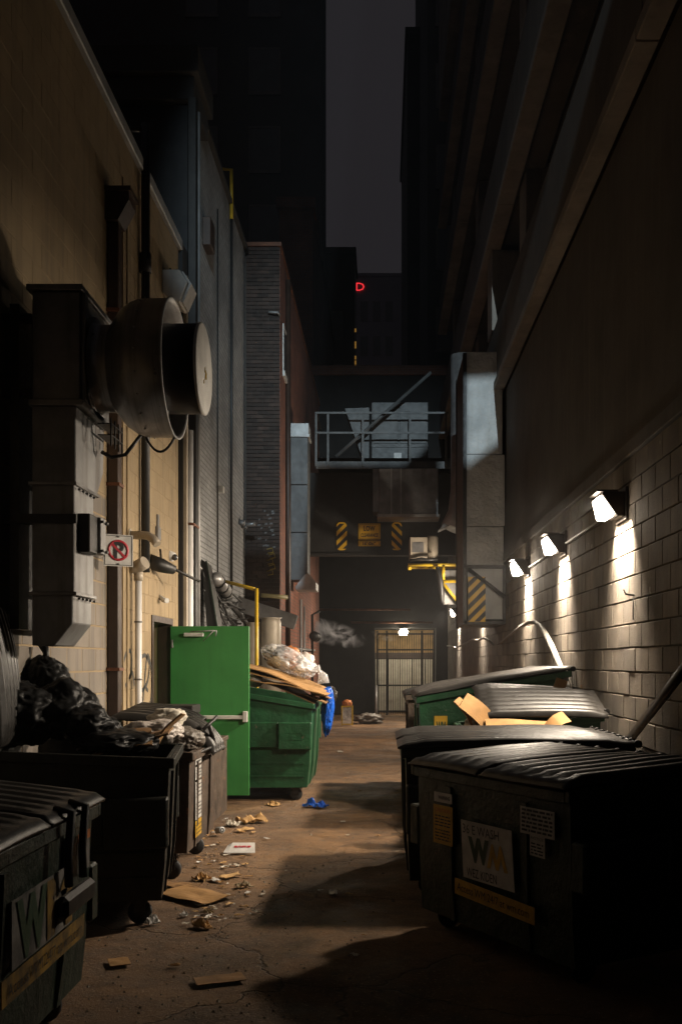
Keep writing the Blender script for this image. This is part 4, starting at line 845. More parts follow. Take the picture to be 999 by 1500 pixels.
# ------------------------------------------------------------------ dumpsters
def lid_mb(Wl, D, T=None, ribs=6, dome=.05, rib=.024, thick=.012, seed=0, warp=.012, lip=.028):
    nv = ribs*8; pitch = Wl/ribs; o = Vector((seed*3.3, 0, 0))
    def fn_(u, v):
        x, y = u*D, v*Wl
        t = (y/pitch)%1; r = 1 if .22 < t < .62 else (t-.1)/.12 if .1 <= t <= .22 else (.74-t)/.12 if .62 <= t <= .74 else 0
        msk = min(1, max(0, (u-.06)/.05))*min(1, max(0, (.95-u)/.05))
        z = dome*math.sin(PI*min(1, u*1.02))*(1-.4*abs(2*v-1)**3)+rib*r*msk+warp*mnoise.noise(Vector((x*1.7, y*1.7, 0))+o)
        if u < .03 or v < .012 or v > .988: z -= lip
        return (x, y, z)
    mb = MB(); mb.grid(fn_, 26, nv, thick, True, T); return mb
def dumpster(name, label, loc, rot, W, D, hf, hr, m, group, lid=True, z0=.15, taper=.05, pocket=(.5, .82), lidm='lid', wheels=True, lid_T=None, cat='dumpster', lidD=None, seed=1, dome=.014, rib=.022):
    t = thing(name, label, cat, loc, rot, group, world=False)
    th = .02; hm = z0+(hf-z0)*.25
    def prof(y): return [(taper, y, z0), (taper*.55, y, hm), (0, y, hf*.93), (0, y, hf), (D, y, hr), (D, y, z0+.0)]
    mb = MB()
    mb.prism(prof(0), (0, th, 0)); mb.prism(prof(W-th), (0, th, 0))
    def fr(d): return [(taper+d, th+.001, z0), (taper*.55+d, th+.001, hm), (d, th+.001, hf*.93), (d, th+.001, hf)]
    a, b = fr(0), fr(th); mb.prism(a+b[::-1], (0, W-2*th-.002, 0))
    mb.box(D-th, D, th+.001, W-th-.001, z0, hr); mb.box(taper+.022, D-th-.001, th+.001, W-th-.001, z0, z0+.02)
    body = part('body', mb, m, t)
    mb = MB(); e = .035                                                # rim of square tube
    sl = (hr-hf)/D
    for y0 in (-e, W):
        mb.prism([(-e, y0, hf-.06-e*sl), (D+e, y0, hr-.06+e*sl), (D+e, y0, hr+.006+e*sl), (-e, y0, hf+.006-e*sl)], (0, e, 0), bev=.005)
    mb.box(-e, -.001, .001, W-.001, hf-.066, hf-.003, .005); mb.box(D+.001, D+e, .001, W-.001, hr-.06, hr, .005)
    part('rim', mb, m, t)
    for z in (z0+.14, z0+.3):                                         # channels pressed into the walls
        for ya, yb_ in ((-.011, -.0005), (W+.0005, W+.011)):
            mb = MB(); mb.box(taper*.55+.06, D-.03, ya, yb_, z-.012, z+.012); part('stiffener', mb, m, t)
    for k in (1, 3):
        y = W*k/4; mb = MB(); mb.prism([(taper-.012, y-.025, z0), (taper*.55-.02, y-.025, hm), (-.016, y-.025, hf*.9), (.01, y-.025, hf*.9), (taper+.01, y-.025, z0)], (0, .05, 0)); part('stiffener', mb, m, t)
    zp0, zp1 = pocket
    if pocket[1] > 0:
        for y0, sg in ((0, -1), (W, 1)):
            mb = MB(); d = .11
            for xa, xb in ((.0, .4), (D-.55, D-.08)):
                ya, yb_ = sorted((y0+sg*.002, y0+sg*d)); mb.box(xa, xb, ya, yb_, zp0, zp1, .012)
                ym = y0+sg*(d+.004); ya, yb_ = sorted((y0+sg*(d-.003), ym)); mb.box(xa+.1, xb-.12, ya, yb_, zp0+.12, zp0+.13); mb.box(xa+.1, xb-.12, ya, yb_, zp0+.2, zp0+.21); mb.box(xa+.1, xa+.11, ya, yb_, zp0+.13, zp0+.2)
            ya, yb_ = sorted((y0+sg*.002, y0+sg*d*.55)); mb.box(.4, D-.55, ya, yb_, zp0+.02, zp1, .01)
            part('fork_pocket', mb, m, t)
    if lid:
        LD = lidD or math.hypot(D+.1, hr-hf)
        ang = -math.atan2(hr-hf, D)
        for k in range(2):
            T = Matrix.Translation((-.06, (-.03 if k == 0 else W/2+.008), hf+.045)) @ Matrix.Rotation(ang, 4, 'Y')
            if lid_T and lid_T.get(k) is not None: T = lid_T[k]
            if lid_T and k in lid_T and lid_T[k] is False: continue
            part('lid', lid_mb(W/2+.022, LD, T, seed=seed+k, dome=dome, rib=rib), M[lidm], t)
    mb = MB(); mb.tube([(D+.05, -.04, hr+.03), (D+.05, W+.04, hr+.03)], .016, 8)
    for k in range(9): y = -.02+k*(W+.04)/8; mb.tube([(D+.05, y-.02, hr+.03), (D+.05, y+.02, hr+.03)], .03, 8)
    part('hinge_rod', mb, M['black_steel'], t)
    if wheels:
        for x in (taper+.14, D-.12):
            for y in (.1, W-.1):
                mb = MB(); mb.box(x-.05, x+.05, y-.05, y+.05, z0-.03, z0-.001); mb.box(x-.035, x+.035, y-.04, y-.03, .06, z0-.03); mb.box(x-.035, x+.035, y+.03, y+.04, .06, z0-.03)
                c_ = part('caster', mb, M['black_steel'], t)
                mb = MB(); mb.lathe([(0,-.022),(.07,-.022),(.078,-.012),(.078,.012),(.07,.022),(0,.022)], (x, y, .06), 'y', 16); part('wheel', mb, M['rubber'], c_)
    return t
RG, LG = 'dumpsters along the right wall', 'dumpsters along the left wall'
# nearest right, turned towards the camera: front corners A (far) and B (near)
A, B = Vector((.23, 6.4, 0)), Vector((.96, 5.1, 0)); fd = (A-B).normalized(); Wd = (A-B).length
rot1 = math.atan2(-fd.x, fd.y)              # local +y runs from the near to the far corner
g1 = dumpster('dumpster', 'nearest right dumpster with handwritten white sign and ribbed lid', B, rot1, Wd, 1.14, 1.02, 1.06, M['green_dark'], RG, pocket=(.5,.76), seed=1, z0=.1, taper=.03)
R1 = Matrix.Translation(B) @ Matrix.Rotation(rot1, 4, 'Z'); R1i = R1.inverted()
def on_front(px, py, dx=-.02):                # pixel -> local point on the front plate of the nearest dumpster
    d = R1i.to_3x3() @ Vector(((px-CX)/F, 1, -(py-CY)/F)); o = R1i @ Vector((0, 0, H)); t = (dx-o.x)/d.x; return o+d*t
def face_plate(px0, py0, px1, py1, px2, py2, m, name='sticker', lab=None, dx=-.02):   # top-left, top-right, bottom-left pixels
    a, b, c = on_front(px0, py0, dx), on_front(px1, py1, dx), on_front(px2, py2, dx)
    r, u = (b-a), (a-c); o = plate(name, g1, c, r, u, r.length, u.length, m, .002, lab); return o, c, r, u
so, c, r, u = face_plate(675, 1200, 749, 1217, 679, 1284, M['sticker_white'], 'paper_sign', 'white sign with hand lettering round a big logo')
lettering('36 E WASH', so, c+r*.04+u*.78, r, u, .16*u.length, M['ink'], .72*r.length)
lettering('W', so, c+r*.14+u*.3, r, u, .44*u.length, M['ink_green'], .42*r.length, bold=.06); lettering('W', so, c+r*.9+u*.7, -r, -u, .42*u.length, M['sticker_yellow'], .4*r.length, 'lettering', .05)
lettering('WEZ KIDEN', so, c+r*.08+u*.04, r, u, .15*u.length, M['ink'], .6*r.length)
so, c, r, u = face_plate(666, 1285, 783, 1330, 666, 1308, M['sticker_yellow'], 'banner', 'yellow web address banner')
lettering('Access WM 24/7 at wm.com', so, c+r*.04+u*.28, r, u, .5*u.length, M['ink'], .9*r.length)
so, c, r, u = face_plate(636, 1159, 662, 1164, 636, 1173, M['sticker_white']); lettering('WARNING', so, c+r*.25+u*.3, r, u, .4*u.length, M['ink'], .65*r.length, bold=.03)
so, c, r, u = face_plate(635, 1177, 663, 1183, 635, 1233, M['sticker_yellow']); lettering('CAUTION', so, c+r*.1+u*.82, r, u, .1*u.length, M['orange'], .8*r.length, bold=.03)
bars('print', so, c+r*.1, r, u, .8*r.length, [u.length*q for q in (.1,.18,.26,.34,.46,.54,.62,.7)], M['ink'], 1, .008)
so, c, r, u = face_plate(762, 1180, 812, 1190, 762, 1219, M['sticker_white']); bars('print', so, c+r*.05, r, u, .9*r.length, [u.length*q for q in (.1,.25,.4,.55,.7,.85)], M['ink'], 2, .012)
so, c, r, u = face_plate(776, 1221, 798, 1227, 776, 1252, M['sticker_white']); bars('print', so, c+r*.1, r, u, .8*r.length, [u.length*q for q in (.1,.25,.4,.55)], M['ink'], 3, .008); lettering('NOTICE', so, c+r*.1+u*.78, r, u, .13*u.length, M['ink'], .8*r.length)
so = plate('sticker', g1, (.42, -.004, .6), (1,0,0), (0,0,1), .34, .11, M['sticker_white'], .003); bars('print', so, (.44,-.0065,.6), (1,0,0), (0,0,1), .3, [.02,.04,.06,.08], M['ink'], 4, .008)
g2 = dumpster('dumpster', 'black lidded dumpster tucked behind the nearest right dumpster', (.17, 7.2, 0), 0, 1.5, 1.62, 1.05, 1.06, M['bin_black'], RG, pocket=(.45,.8), seed=4, z0=.1, taper=.03)
g3 = dumpster('dumpster', 'green right dumpster with humped lid propped on flattened cardboard', (.78, 9.05, 0), 0, 1.35, 1.2, 1.05, 1.2, M['green'], RG, pocket=(.5,.8), seed=7, lidm='lid', lidD=1.15,
     lid_T={0: Matrix.Translation((.1, -.12, 1.22)) @ Matrix.Rotation(math.radians(.5), 4, 'Y') @ Matrix.Rotation(math.radians(17), 4, 'X'), 1: Matrix.Translation((.14, .56, 1.4)) @ Matrix.Rotation(math.radians(3), 4, 'Y') @ Matrix.Rotation(math.radians(4), 4, 'X')})
g4 = dumpster('dumpster', 'tall green right dumpster with steeply sloping grey lid and yellow sticker', (.4, 10.75, 0), 0, 1.7, 1.6, 1.3, 1.58, M['green'], RG, pocket=(.6,.98), seed=10, lidm='lid_worn', taper=.06)
so = plate('sticker', g4, (.16, -.004, .86), (1,0,0), (0,0,1), .14, .24, M['sticker_yellow'], .003); lettering('WM', so, (.18, -.006, .9), (1,0,0), (0,0,1), .14, M['ink_green'], .1, bold=.05)
g5 = dumpster('dumpster', 'rusty brown bin farthest along the right wall', (.33, 12.75, 0), 0, 1.3, 1.2, 1.25, 1.36, M['bin_brown'], RG, pocket=(.5,.8), seed=13)
# left ones: front faces the alley (+x)
LR = PI
def left(name, label, xf, y0, W, D, hf, hr, m, **k):     # xf front plane, y0 near side
    return dumpster(name, label, (xf, y0+W, 0), LR, W, D, hf, hr, m, LG, **k)
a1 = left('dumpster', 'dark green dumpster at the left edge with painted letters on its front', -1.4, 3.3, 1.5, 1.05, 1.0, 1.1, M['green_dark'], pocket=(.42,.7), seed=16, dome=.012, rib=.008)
def lp(o, y, z, x=-.022): return Vector((x, o.location.y-y, z))          # world y -> local on a front plate
yv = (0,-1,0)                                                             # reading direction left to right seen from the alley is +y world = -y local
def afr(px, py, x=-1.378): Y = x*F/(px-CX); return Y, H-(py-CY)*Y/F
so = plate('banner', a1, lp(a1, 3.6, .42), (0,-1,0), (0,0,1), 1.0, .1, M['yellow_dirty_dim'], .003); lettering('Access WM 24/7 at wm.com', so, lp(a1, 3.65, .445, -.026), (0,-1,0), (0,0,1), .05, M['ink'], .9)
so = plate('paper_sign', a1, lp(a1, 3.7, .53), (0,-1,0), (0,0,1), .72, .26, M['sticker_dirty_dim'], .003)
lettering('W', so, lp(a1, 3.74, .54, -.026), (0,-1,0), (0,0,1), .24, M['ink_green'], .34, bold=.05); lettering('M', so, lp(a1, 4.08, .54, -.026), (0,-1,0), (0,0,1), .24, M['yellow_dirty_dim'], .32, bold=.05)
so = plate('sticker', a1, lp(a1, 4.5, .72), (0,-1,0), (0,0,1), .18, .17, M['sticker_dirty_dim'], .003); plate('sticker_band', so, lp(a1, 4.5, .86, -.026), (0,-1,0), (0,0,1), .18, .04, M['orange'], .002)
mb = MB()
for y in (4.25, 4.45): mb.tube([lp(a1, y, 1.05, -.0), lp(a1, y, 1.04, -.075), lp(a1, y, .85, -.06), lp(a1, y+.01, .72, -.06)], .02, 6)
part('strap', mb, M['rubber'], a1)
mb = MB(); p = lp(a1, 4.6, .64, -.1); mb.box(p.x+.02, p.x+.075, p.y, p.y+.42, p.z-.05, p.z+.05, .02); part('lock_bar', mb, M['black_steel'], a1)
b1 = left('dumpster', 'black open dumpster heaped with black bags below the exhaust duct', -1.38, 6.4, 1.12, 1.1, 1.06, 1.12, M['bin_black'], pocket=(.5,.82), lid=False, seed=19)
ba = math.radians(8.5); b1.rotation_euler.z = PI+ba; b1.location = (-1.37-1.12*math.sin(ba), 6.4+1.12*math.cos(ba), 0)
T = Matrix.Translation((1.02, .56, 1.14)) @ Matrix.Rotation(math.radians(-82), 4, 'Y')
part('lid', lid_mb(.56, 1.0, T, ribs=6, seed=30), M['lid'], b1)
c1 = left('dumpster', 'steel bin plastered with white and yellow notices beside the black dumpster', -1.49, 7.7, 1.2, .95, .98, 1.05, M['bin_brown'], pocket=(.4,-1), lid=False, z0=.2, taper=.02)
for z, h_, m_ in ((.86,.1,'sticker_white'),(.74,.1,'sticker_white'),(.42,.3,'sticker_white'),(.28,.13,'sticker_yellow')):
    so = plate('sticker', c1, lp(c1, 7.92, z, -.003), (0,-1,0), (0,0,1), .26, h_, M[m_], .003)
    bars('print', so, lp(c1, 7.94, z, -.0065), (0,-1,0), (0,0,1), .22, [h_*q for q in ((.2,.45,.7) if h_ < .2 else (.1,.2,.3,.4,.6,.7,.8,.9))], M['ink'], int(z*100), .011)
d1_ = thing('steel_box', 'rusty brown steel box standing next to the green door', 'bin', (-1.78, 9.75, 0))
mb = MB(); mb.box(-2.45, -1.76, 9.75, 11.3, .0, .82, .01); part('body', mb, M['bin_brown'], d1_)
mb = MB(); mb.box(-2.47, -1.745, 9.73, 11.32, .8, .85, .008); part('top_frame', mb, M['bin_brown'], d1_)
mb = MB(); p = Vector((-1.757, 10.35, .55)); mb.blob(p, (.004,.05,.09), 3, 2, .5, 3, .2); part('paint_splash', mb, M['sticker_white'], d1_)
e1_ = left('dumpster', 'bright green dumpster overflowing with cardboard beside the open door', -.86, 12.15, 1.75, 1.55, 1.17, 1.42, M['green'], pocket=(.62,.95), lid=False, seed=22, taper=.06)
# ------------------------------------------------------------------ rubbish
def sheet(name, c, ax, ay, L_, W_, m, label, cat='cardboard', bend=.06, seed=0, group=None, thick=.012, n=10):
    c = Vector(c); ax = Vector(ax).normalized(); ay = Vector(ay); ay = (ay-ax*ay.dot(ax)).normalized(); nz = ax.cross(ay)
    o = Vector((seed*5.1, seed*2.3, 0))
    mb = MB()
    def f(u, v):
        a, b = (u-.5)*L_, (v-.5)*W_
        k = bend*(abs(u-.5)**1.5*(-1.5)+.4*mnoise.noise(Vector((a*3, b*3, 0))+o))
        return c+ax*a+ay*b+nz*k
    mb.grid(f, n, n, nz*-thick, False); return tag(centre(part(name, mb, m, None)), label, cat, group)
def bag(name, c, rad, m, label, seed, T=None, cat='rubbish bag', group=None, amp=.2, freq=1.5, fold=.06, sub=5):
    mb = MB(); mb.blob(c, rad, seed, sub, amp, freq, fold, T); return tag(centre(part(name, mb, m, None)), label, cat, group)
# black dumpster heap
bg = 'black bags on the black dumpster'
bag('rubbish_bag', P(92, 1040, 7.0), (.25,.28,.2), M['bag_black'], 'shiny black bag bulging lowest over the black dumpster rim', 1, group=bg)
bag('rubbish_bag', P(68, 997, 7.2), (.16,.2,.17), M['bag_black'], 'black bag peaking at the top of the heap', 2, group=bg)
bag('rubbish_bag', P(28, 1045, 6.8), (.26,.25,.22), M['bag_black'], 'black bag at the left side of the heap', 3, group=bg)
bag('rubbish_bag', P(128, 1060, 6.9), (.17,.22,.13), M['bag_black'], 'small black bag on the right shoulder of the heap', 4, group=bg)
bag('rubbish_bag', P(170, 1088, 6.85), (.27,.3,.1), M['bag_black'], 'flat black bag filling the rim of the black dumpster', 9, group=bg)
bag('rubbish_bag', P(150, 1072, 7.1), (.16,.2,.1), M['bag_black'], 'black bag squeezed behind the damp cardboard', 10, group=bg)
mb = MB(); c = P(66, 970, 7.2); mb.tube([c, c+Vector((.01,0,.06)), c+Vector((-.01,0,.13))], [.05,.02,.04], 8); tag(centre(part('bag_knot', mb, M['bag_black'], None)), 'twisted neck on top of the black bag heap', 'bag neck')
sheet('cardboard', P(212, 1078, 7.0), (1,.1,.5), (0,1,.1), .36, .4, M['card_dark'], 'brown cardboard flap folded up at the black dumpster corner', seed=1)
sheet('cardboard', P(178, 1080, 6.8), (1,.2,.2), (.1,1,.3), .4, .35, M['card_dark'], 'dark cardboard piece lying inside the black dumpster', seed=2)
sheet('cardboard', P(242, 1065, 6.95), (.6,.1,.8), (0,1,0), .3, .16, M['card'], 'narrow bright cardboard strip sticking up beside white paper', seed=3)
bag('crumpled_paper', P(247, 1052, 7.8), (.12,.14,.07), M['paper'], 'crumpled white paper lying on the notice covered bin', 5, cat='paper', fold=.12, amp=.5, sub=4)
bag('rubbish_bag', P(228, 1072, 7.4), (.2,.2,.09), M['bag_white'], 'flattened pale plastic bag between the two left bins', 6, amp=.35)
bag('rubbish_bag', P(270, 1083, 8.0), (.15,.2,.1), M['bag_grey'], 'grey shiny bag inside the notice covered bin', 8)
lt = thing('loose_lid', 'black ribbed plastic lid lying tilted on the notice covered bin', 'lid', (0,0,0))
T = Matrix.Translation(P(247, 1062, 8.3)) @ Matrix.Rotation(math.radians(-70), 4, 'Z') @ Matrix.Rotation(math.radians(12), 4, 'X') @ Matrix.Rotation(math.radians(48), 4, 'Y')
lt2 = lid_mb(.5, .42, Matrix.Translation(P(262, 1052, 8.2)) @ Matrix.Rotation(math.radians(42), 4, 'Y'), ribs=4, seed=40); part('sheet', lt2, M['lid_worn'], lt)
mb = MB(); a, b, c = P(318, 1050, 8.3), P(299, 1068, 8.1), P(315, 1092, 8.3); mb.tube([a, b], .016, 6); mb.tube([P(306,1060,8.2), c], .02, 6); mb.tube([c, P(276,1110,7.8)], .014, 6); part('edge', mb, M['black_steel'], lt)
lt3 = lid_mb(.9, .7, Matrix.Translation(P(160, 1048, 8.6)) @ Matrix.Rotation(math.radians(4), 4, 'X') @ Matrix.Rotation(math.radians(10), 4, 'Y'), ribs=7, seed=41)
tag(centre(part('ribbed_cover', lt3, M['lid'], None)), 'flat black ribbed lid lying behind the heap of black bags', 'lid')
mb = MB(); a, b = P(230, 1033, 9.6), P(286, 1043, 9.6); mb.box(a.x, b.x, 9.5, 9.9, b.z-.02, a.z, .01); tag(centre(part('dark_crate', mb, M['black_steel'], None)), 'flat dark crate behind the crumpled white paper', 'crate')
# green dumpster heap
cg = 'flattened cardboard on the green dumpster'
def es(px, py, Y): return P(px, py, Y)
sheet('cardboard', es(415, 991, 12.6), (1,0,-.30), (0,1,.1), 1.15, .8, M['card'], 'large flat cardboard sheet topmost on the green dumpster', seed=11, bend=.05, n=14, group=cg)
sheet('cardboard', es(402, 984, 12.5), (1,.1,-.36), (-.1,1,.1), .75, .6, M['card'], 'cardboard sheet next to the green door edge', seed=12, bend=.07, group=cg)
sheet('cardboard', es(438, 1005, 12.45), (1,-.05,-.2), (0,1,0), .75, .7, M['card'], 'cardboard sheet sliding off the lower end of the stack', seed=13, bend=.05, group=cg)
sheet('cardboard', es(452, 1018, 12.5), (1,0,-.28), (0,1,0), .5, .5, M['card_dark'], 'damp cardboard poking over the green dumpster rim', seed=14, bend=.05, group=cg)
sheet('cardboard', es(410, 1004, 12.55), (1,0,-.33), (0,1,.05), 1.0, .7, M['card_dark'], 'damp cardboard at the bottom of the stack', seed=15, bend=.08, group=cg)
sheet('cardboard', es(470, 1017, 12.7), (1,.2,-.18), (.1,1,0), .22, .4, M['card'], 'small orange cardboard end beside the blue bag', seed=16, bend=.03, group=cg)
bag('rubbish_bag', es(374, 997, 12.4), (.1,.15,.08), M['bag_white'], 'pale plastic wad squeezed under the cardboard by the door', 21, sub=4)
cbg = thing('clear_rubbish_bag', 'clear plastic bag of food waste on top of the cardboard', 'rubbish bag', es(428, 985, 12.9))
T = Matrix.Rotation(math.radians(24), 4, 'Y')
mb = MB(); mb.blob(es(424, 968, 12.9), (.37,.27,.15), 23, 5, .14, 1.8, .06, T)
mb.tube([es(463,978,12.85), es(468,983,12.85), es(473,990,12.85), es(474,1001,12.85)], [.06,.025,.06,.08], 12); part('film', mb, M['film'], cbg)
for px, py, r, m_ in ((425,958,.10,'food'),(432,972,.08,'food'),(405,968,.09,'food2'),(412,955,.08,'bag_black'),(446,966,.09,'bag_white'),(396,960,.07,'bag_black'),(440,978,.07,'paper'),(418,972,.08,'bag_white'),(452,976,.06,'bag_white'),(400,950,.05,'paper')):
    mb = MB(); mb.blob(es(px, py, 12.9), (r*1.3,r,r), int(px), 3, .35, 2.5, .12); part('waste', mb, M[m_], cbg)
mb = MB(); mb.blob(es(480, 1040, 12.9), (.075,.15,.29), 31, 5, .25, 1.8, .08, Matrix.Rotation(math.radians(4), 4, 'Y')); mb.blob(es(478, 1020, 12.8), (.075,.14,.1), 32, 4, .3, 2, .08); tag(centre(part('rubbish_bag', mb, M['bag_blue'], None)), 'bright blue plastic bag hanging off the green dumpster', 'rubbish bag')
# right dumpster cardboard
rg_ = 'cardboard spilling from the right green dumpster'
sheet('cardboard', P(702, 1043, 8.9), (.75,.1,-.66), (.1,.5,.8), .36, .2, M['card'], 'pointed cardboard flap sticking out left of the humped lid', seed=21, group=rg_)
sheet('cardboard', P(689, 1046, 8.95), (.55,.0,-.8), (.1,.6,.7), .36, .12, M['card'], 'narrow cardboard edge fanned out at the far left of the lid', seed=22, group=rg_)
sheet('cardboard', P(762, 1060, 8.85), (1,.1,-.05), (0,.8,.5), .62, .14, M['card'], 'flat cardboard strip trapped under the humped lid', seed=23, group=rg_, bend=.03)
sheet('cardboard', P(815, 1055, 8.82), (.8,.1,.5), (-.2,.7,.6), .2, .15, M['card'], 'square cardboard tab standing under the lid middle', seed=24, group=rg_)
sheet('cardboard', P(818, 1009, 10.2), (.3,.1,.9), (1,0,-.2), .2, .12, M['card'], 'little upright cardboard piece behind the humped lid', seed=25, group=rg_)
sheet('cardboard', P(835, 1020, 10.3), (1,.05,-.08), (0,1,.3), .5, .3, M['card'], 'flat cardboard behind the humped lid against the wall', seed=26, group=rg_)
bag('crumpled_paper', P(692, 1064, 9.0), (.06,.07,.08), M['paper'], 'crumpled pale paper hanging at the right dumpster corner', 41, cat='paper', fold=.2, amp=.4, sub=4)
# far end bits
fb = thing('yellow_bin', 'small wire bin with yellow edges in the dark at the alley end', 'bin', (-1.0, 27, 0))
c = P(508, 1059, 26.5); x0, x1 = P(501, 0, 26.5).x, P(516, 0, 26.5).x; zt = P(0, 1034, 26.5).z
mb = MB()
for x in (x0, x1): mb.box(x-.015, x+.015, 26.4, 26.43, 0, zt); mb.box(x-.015, x+.015, 26.7, 26.73, 0, zt)
mb.box(x0+.015, x1-.015, 26.4, 26.43, zt-.03, zt); mb.box(x0+.015, x1-.015, 26.4, 26.43, .02, .05); part('frame', mb, M['yellow'], fb)
mb = MB(); mb.box(x0+.016, x1-.016, 26.44, 26.7, .03, zt-.02); part('liner', mb, M['film'], fb)
mb = MB(); mb.blob(((x0+x1)/2, 26.6, zt+.06), (.12,.1,.09), 55, 3, .4, 3, .15); part('waste', mb, M['food'], fb)
for px, py, l in ((540, 1056, 'pile of dark rubbish with glints at the foot of the gate'), (487, 1018, 'grey object behind the hanging blue bag')):
    p = P(px, py, 25 if py < 1040 else 27.5); mb = MB(); mb.blob(p, (.34,.3,.12) if py > 1040 else (.1,.1,.16), px, 4, .5, 2.6, .2); o = tag(centre(part('waste_pile', mb, M['bag_grey'], None)), l, 'waste')
    if py > 1040: o.location.z = -.03
mb = MB(); mb.tube([P(551, 1055, 28.5), P(551, 1004, 28.5)], .03, 8); tag(centre(part('bollard', mb, M['galv_dark'], None)), 'thin steel post left of the barred gate', 'post')
# ground litter
def litter(kind, px, py, s, m, label, seed, cat='litter', dz=.0, group=None, sy=.7, sz=.3):
    p = G(px, py); mb = MB()
    if kind == 'wad':
        a = seed*1.3; ax = Vector((math.cos(a), math.sin(a), 0)); ay = Vector((-math.sin(a), math.cos(a), 0)); o = Vector((seed, seed*2, 0))
        def crum(u, v):
            x, y = (u-.5)*2, (v-.5)*2; q = Vector((x*1.3, y*1.3, 0))+o
            h = abs(mnoise.noise(q*1.1))*1.7+abs(mnoise.noise(q*2.3+Vector((9,0,0))))*.8
            x2 = x*(.75+.5*mnoise.noise(q*.9+Vector((3,0,0)))); y2 = y*(.75+.5*mnoise.noise(q*.9+Vector((0,5,0))))
            e = max(abs(x), abs(y))
            return p+ax*x2*s+ay*y2*s*sy+Vector((0, 0, .004+s*sz*h*1.5*(1-.45*e*e)))
        mb.grid(crum, 13, 13, .003, False)
    elif kind == 'sheet':
        a = seed*1.3; ax = Vector((math.cos(a), math.sin(a), 0)); ay = Vector((-math.sin(a), math.cos(a), 0)); o = Vector((seed, seed, 0))
        mb.grid(lambda u, v: p+ax*(u-.5)*2*s+ay*(v-.5)*2*s*sy+Vector((0,0,.012+.16*s*sz*3*(mnoise.noise(Vector((u*2.2, v*2.2, 0))+o)+.45))), 8, 8, .005, False)
    o = tag(centre(part(name_of.get(cat, 'litter'), mb, m, None)), label, cat, group); o.location.z = max(-.02, o.location.z-.015); return o
name_of = {'paper': 'crumpled_paper', 'cardboard': 'cardboard', 'plastic bag': 'plastic_bag', 'leaf': 'leaf', 'cup': 'cup'}
litter('wad', 463, 1181, .17, M['bag_blue'], 'blue plastic bag lying flat on the ground by the green dumpster', 2, 'plastic bag', sz=.35, sy=.5)
litter('wad', 368, 1203, .17, M['kraft'], 'crumpled brown paper largest on the ground by the steel box', 5, 'paper', sz=.4)
litter('wad', 341, 1208, .1, M['paper'], 'crumpled pale paper beside the steel box corner', 7, 'paper', sz=.5)
litter('sheet', 358, 1215, .1, M['kraft'], 'flat tan paper scrap below the crumpled brown paper', 8, 'paper', sz=.4, sy=.5)
litter('wad', 400, 1178, .12, M['kraft'], 'folded tan wrapper under the green door edge', 9, 'paper', sz=.25)
litter('sheet', 498, 1101, .13, M['paper'], 'white paper scrap far up the middle of the alley', 11, 'paper', sz=.3, sy=.35)
litter('sheet', 285, 1311, .26, M['card'], 'large flattened cardboard on the ground under the bin leg', 1.9, 'cardboard', sz=.25, sy=.62)
litter('sheet', 262, 1297, .16, M['card_dark'], 'torn cardboard strip behind the flattened cardboard', 2.2, 'cardboard', sz=.3, sy=.4)
litter('wad', 296, 1355, .11, M['kraft'], 'crumpled newspaper nearest the shadow edge', 14, 'paper', sz=.35, sy=.45)
litter('wad', 223, 1351, .05, M['sticker_white'], 'small white crumpled cup by the dumpster wheel', 15, 'cup', sz=.7)
litter('sheet', 175, 1408, .07, M['card'], 'small square cardboard scrap in the dark foreground', 16, 'cardboard', sz=.15, sy=.8)
litter('sheet', 322, 1433, .13, M['card_dark'], 'brown cardboard scrap nearest the camera', 17.2, 'cardboard', sz=.1, sy=.5)
litter('sheet', 272, 1303, .07, M['sticker_white'], 'white paper sliver on the flattened cardboard', 18, 'paper', sz=.4, sy=.3)
litter('wad', 296, 1287, .08, M['kraft'], 'yellowish crumpled wrapper by the bin leg', 19, 'paper', sz=.5)
litter('sheet', 338, 1283, .09, M['kraft'], 'tan torn paper right of the bin leg', 20, 'paper', sz=.4, sy=.4)
litter('sheet', 314, 1288, .06, M['sticker_white'], 'white paper slip between two tan wrappers', 21, 'paper', sz=.4, sy=.5)
litter('wad', 357, 1297, .08, M['food2'], 'yellowish food scrap right of the flattened cardboard', 22, 'food scrap', sz=.4, sy=.6)
litter('sheet', 488, 1307, .06, M['paper'], 'pale wrapper alone on the lit asphalt', 23, 'paper', sz=.4, sy=.5)
litter('wad', 305, 1335, .04, M['food2'], 'pale crumb on the near edge of the flattened cardboard', 24, 'food scrap', sz=.6)
litter('wad', 270, 1339, .035, M['sticker_white'], 'small white wad in front of the flattened cardboard', 25, 'paper', sz=.6)
cu = thing('paper_tray', 'white fast food tray with red print on the asphalt', 'tray', G(355, 1248))
p = G(355, 1248); mb = MB(); mb.prism([p+Vector((-.12,-.05,.0)), p+Vector((.12,-.05,.0)), p+Vector((.1,.09,.06)), p+Vector((-.1,.09,.06))], (0,.006,.006)); mb.prism([p+Vector((-.12,-.05,0)), p+Vector((-.1,.09,.06)), p+Vector((-.14,.09,.04)), p+Vector((-.16,-.04,.0))], (0,.004,.004)); part('tray', mb, M['sticker_white'], cu)
lettering('BURGERS', cu, p+Vector((-.075,-.001,.021))+Vector((0,-.004,.004)), (1,0,0), (0,.14,.06), .045, M['red'], .15, bold=.02) if False else bars('red_print', cu, p+Vector((-.075,.0,.026)), (1,0,0), (0,.14,.06), .15, [.02, .034], M['red'], 6, .014)
cn = thing('crushed_can', 'crushed silver drink can lying by the steel box', 'can', G(322, 1222))
p = G(322, 1222); T = Matrix.Translation(p+Vector((0,0,.04))) @ Matrix.Rotation(.6, 4, 'Z') @ Matrix.Rotation(1.4, 4, 'X')
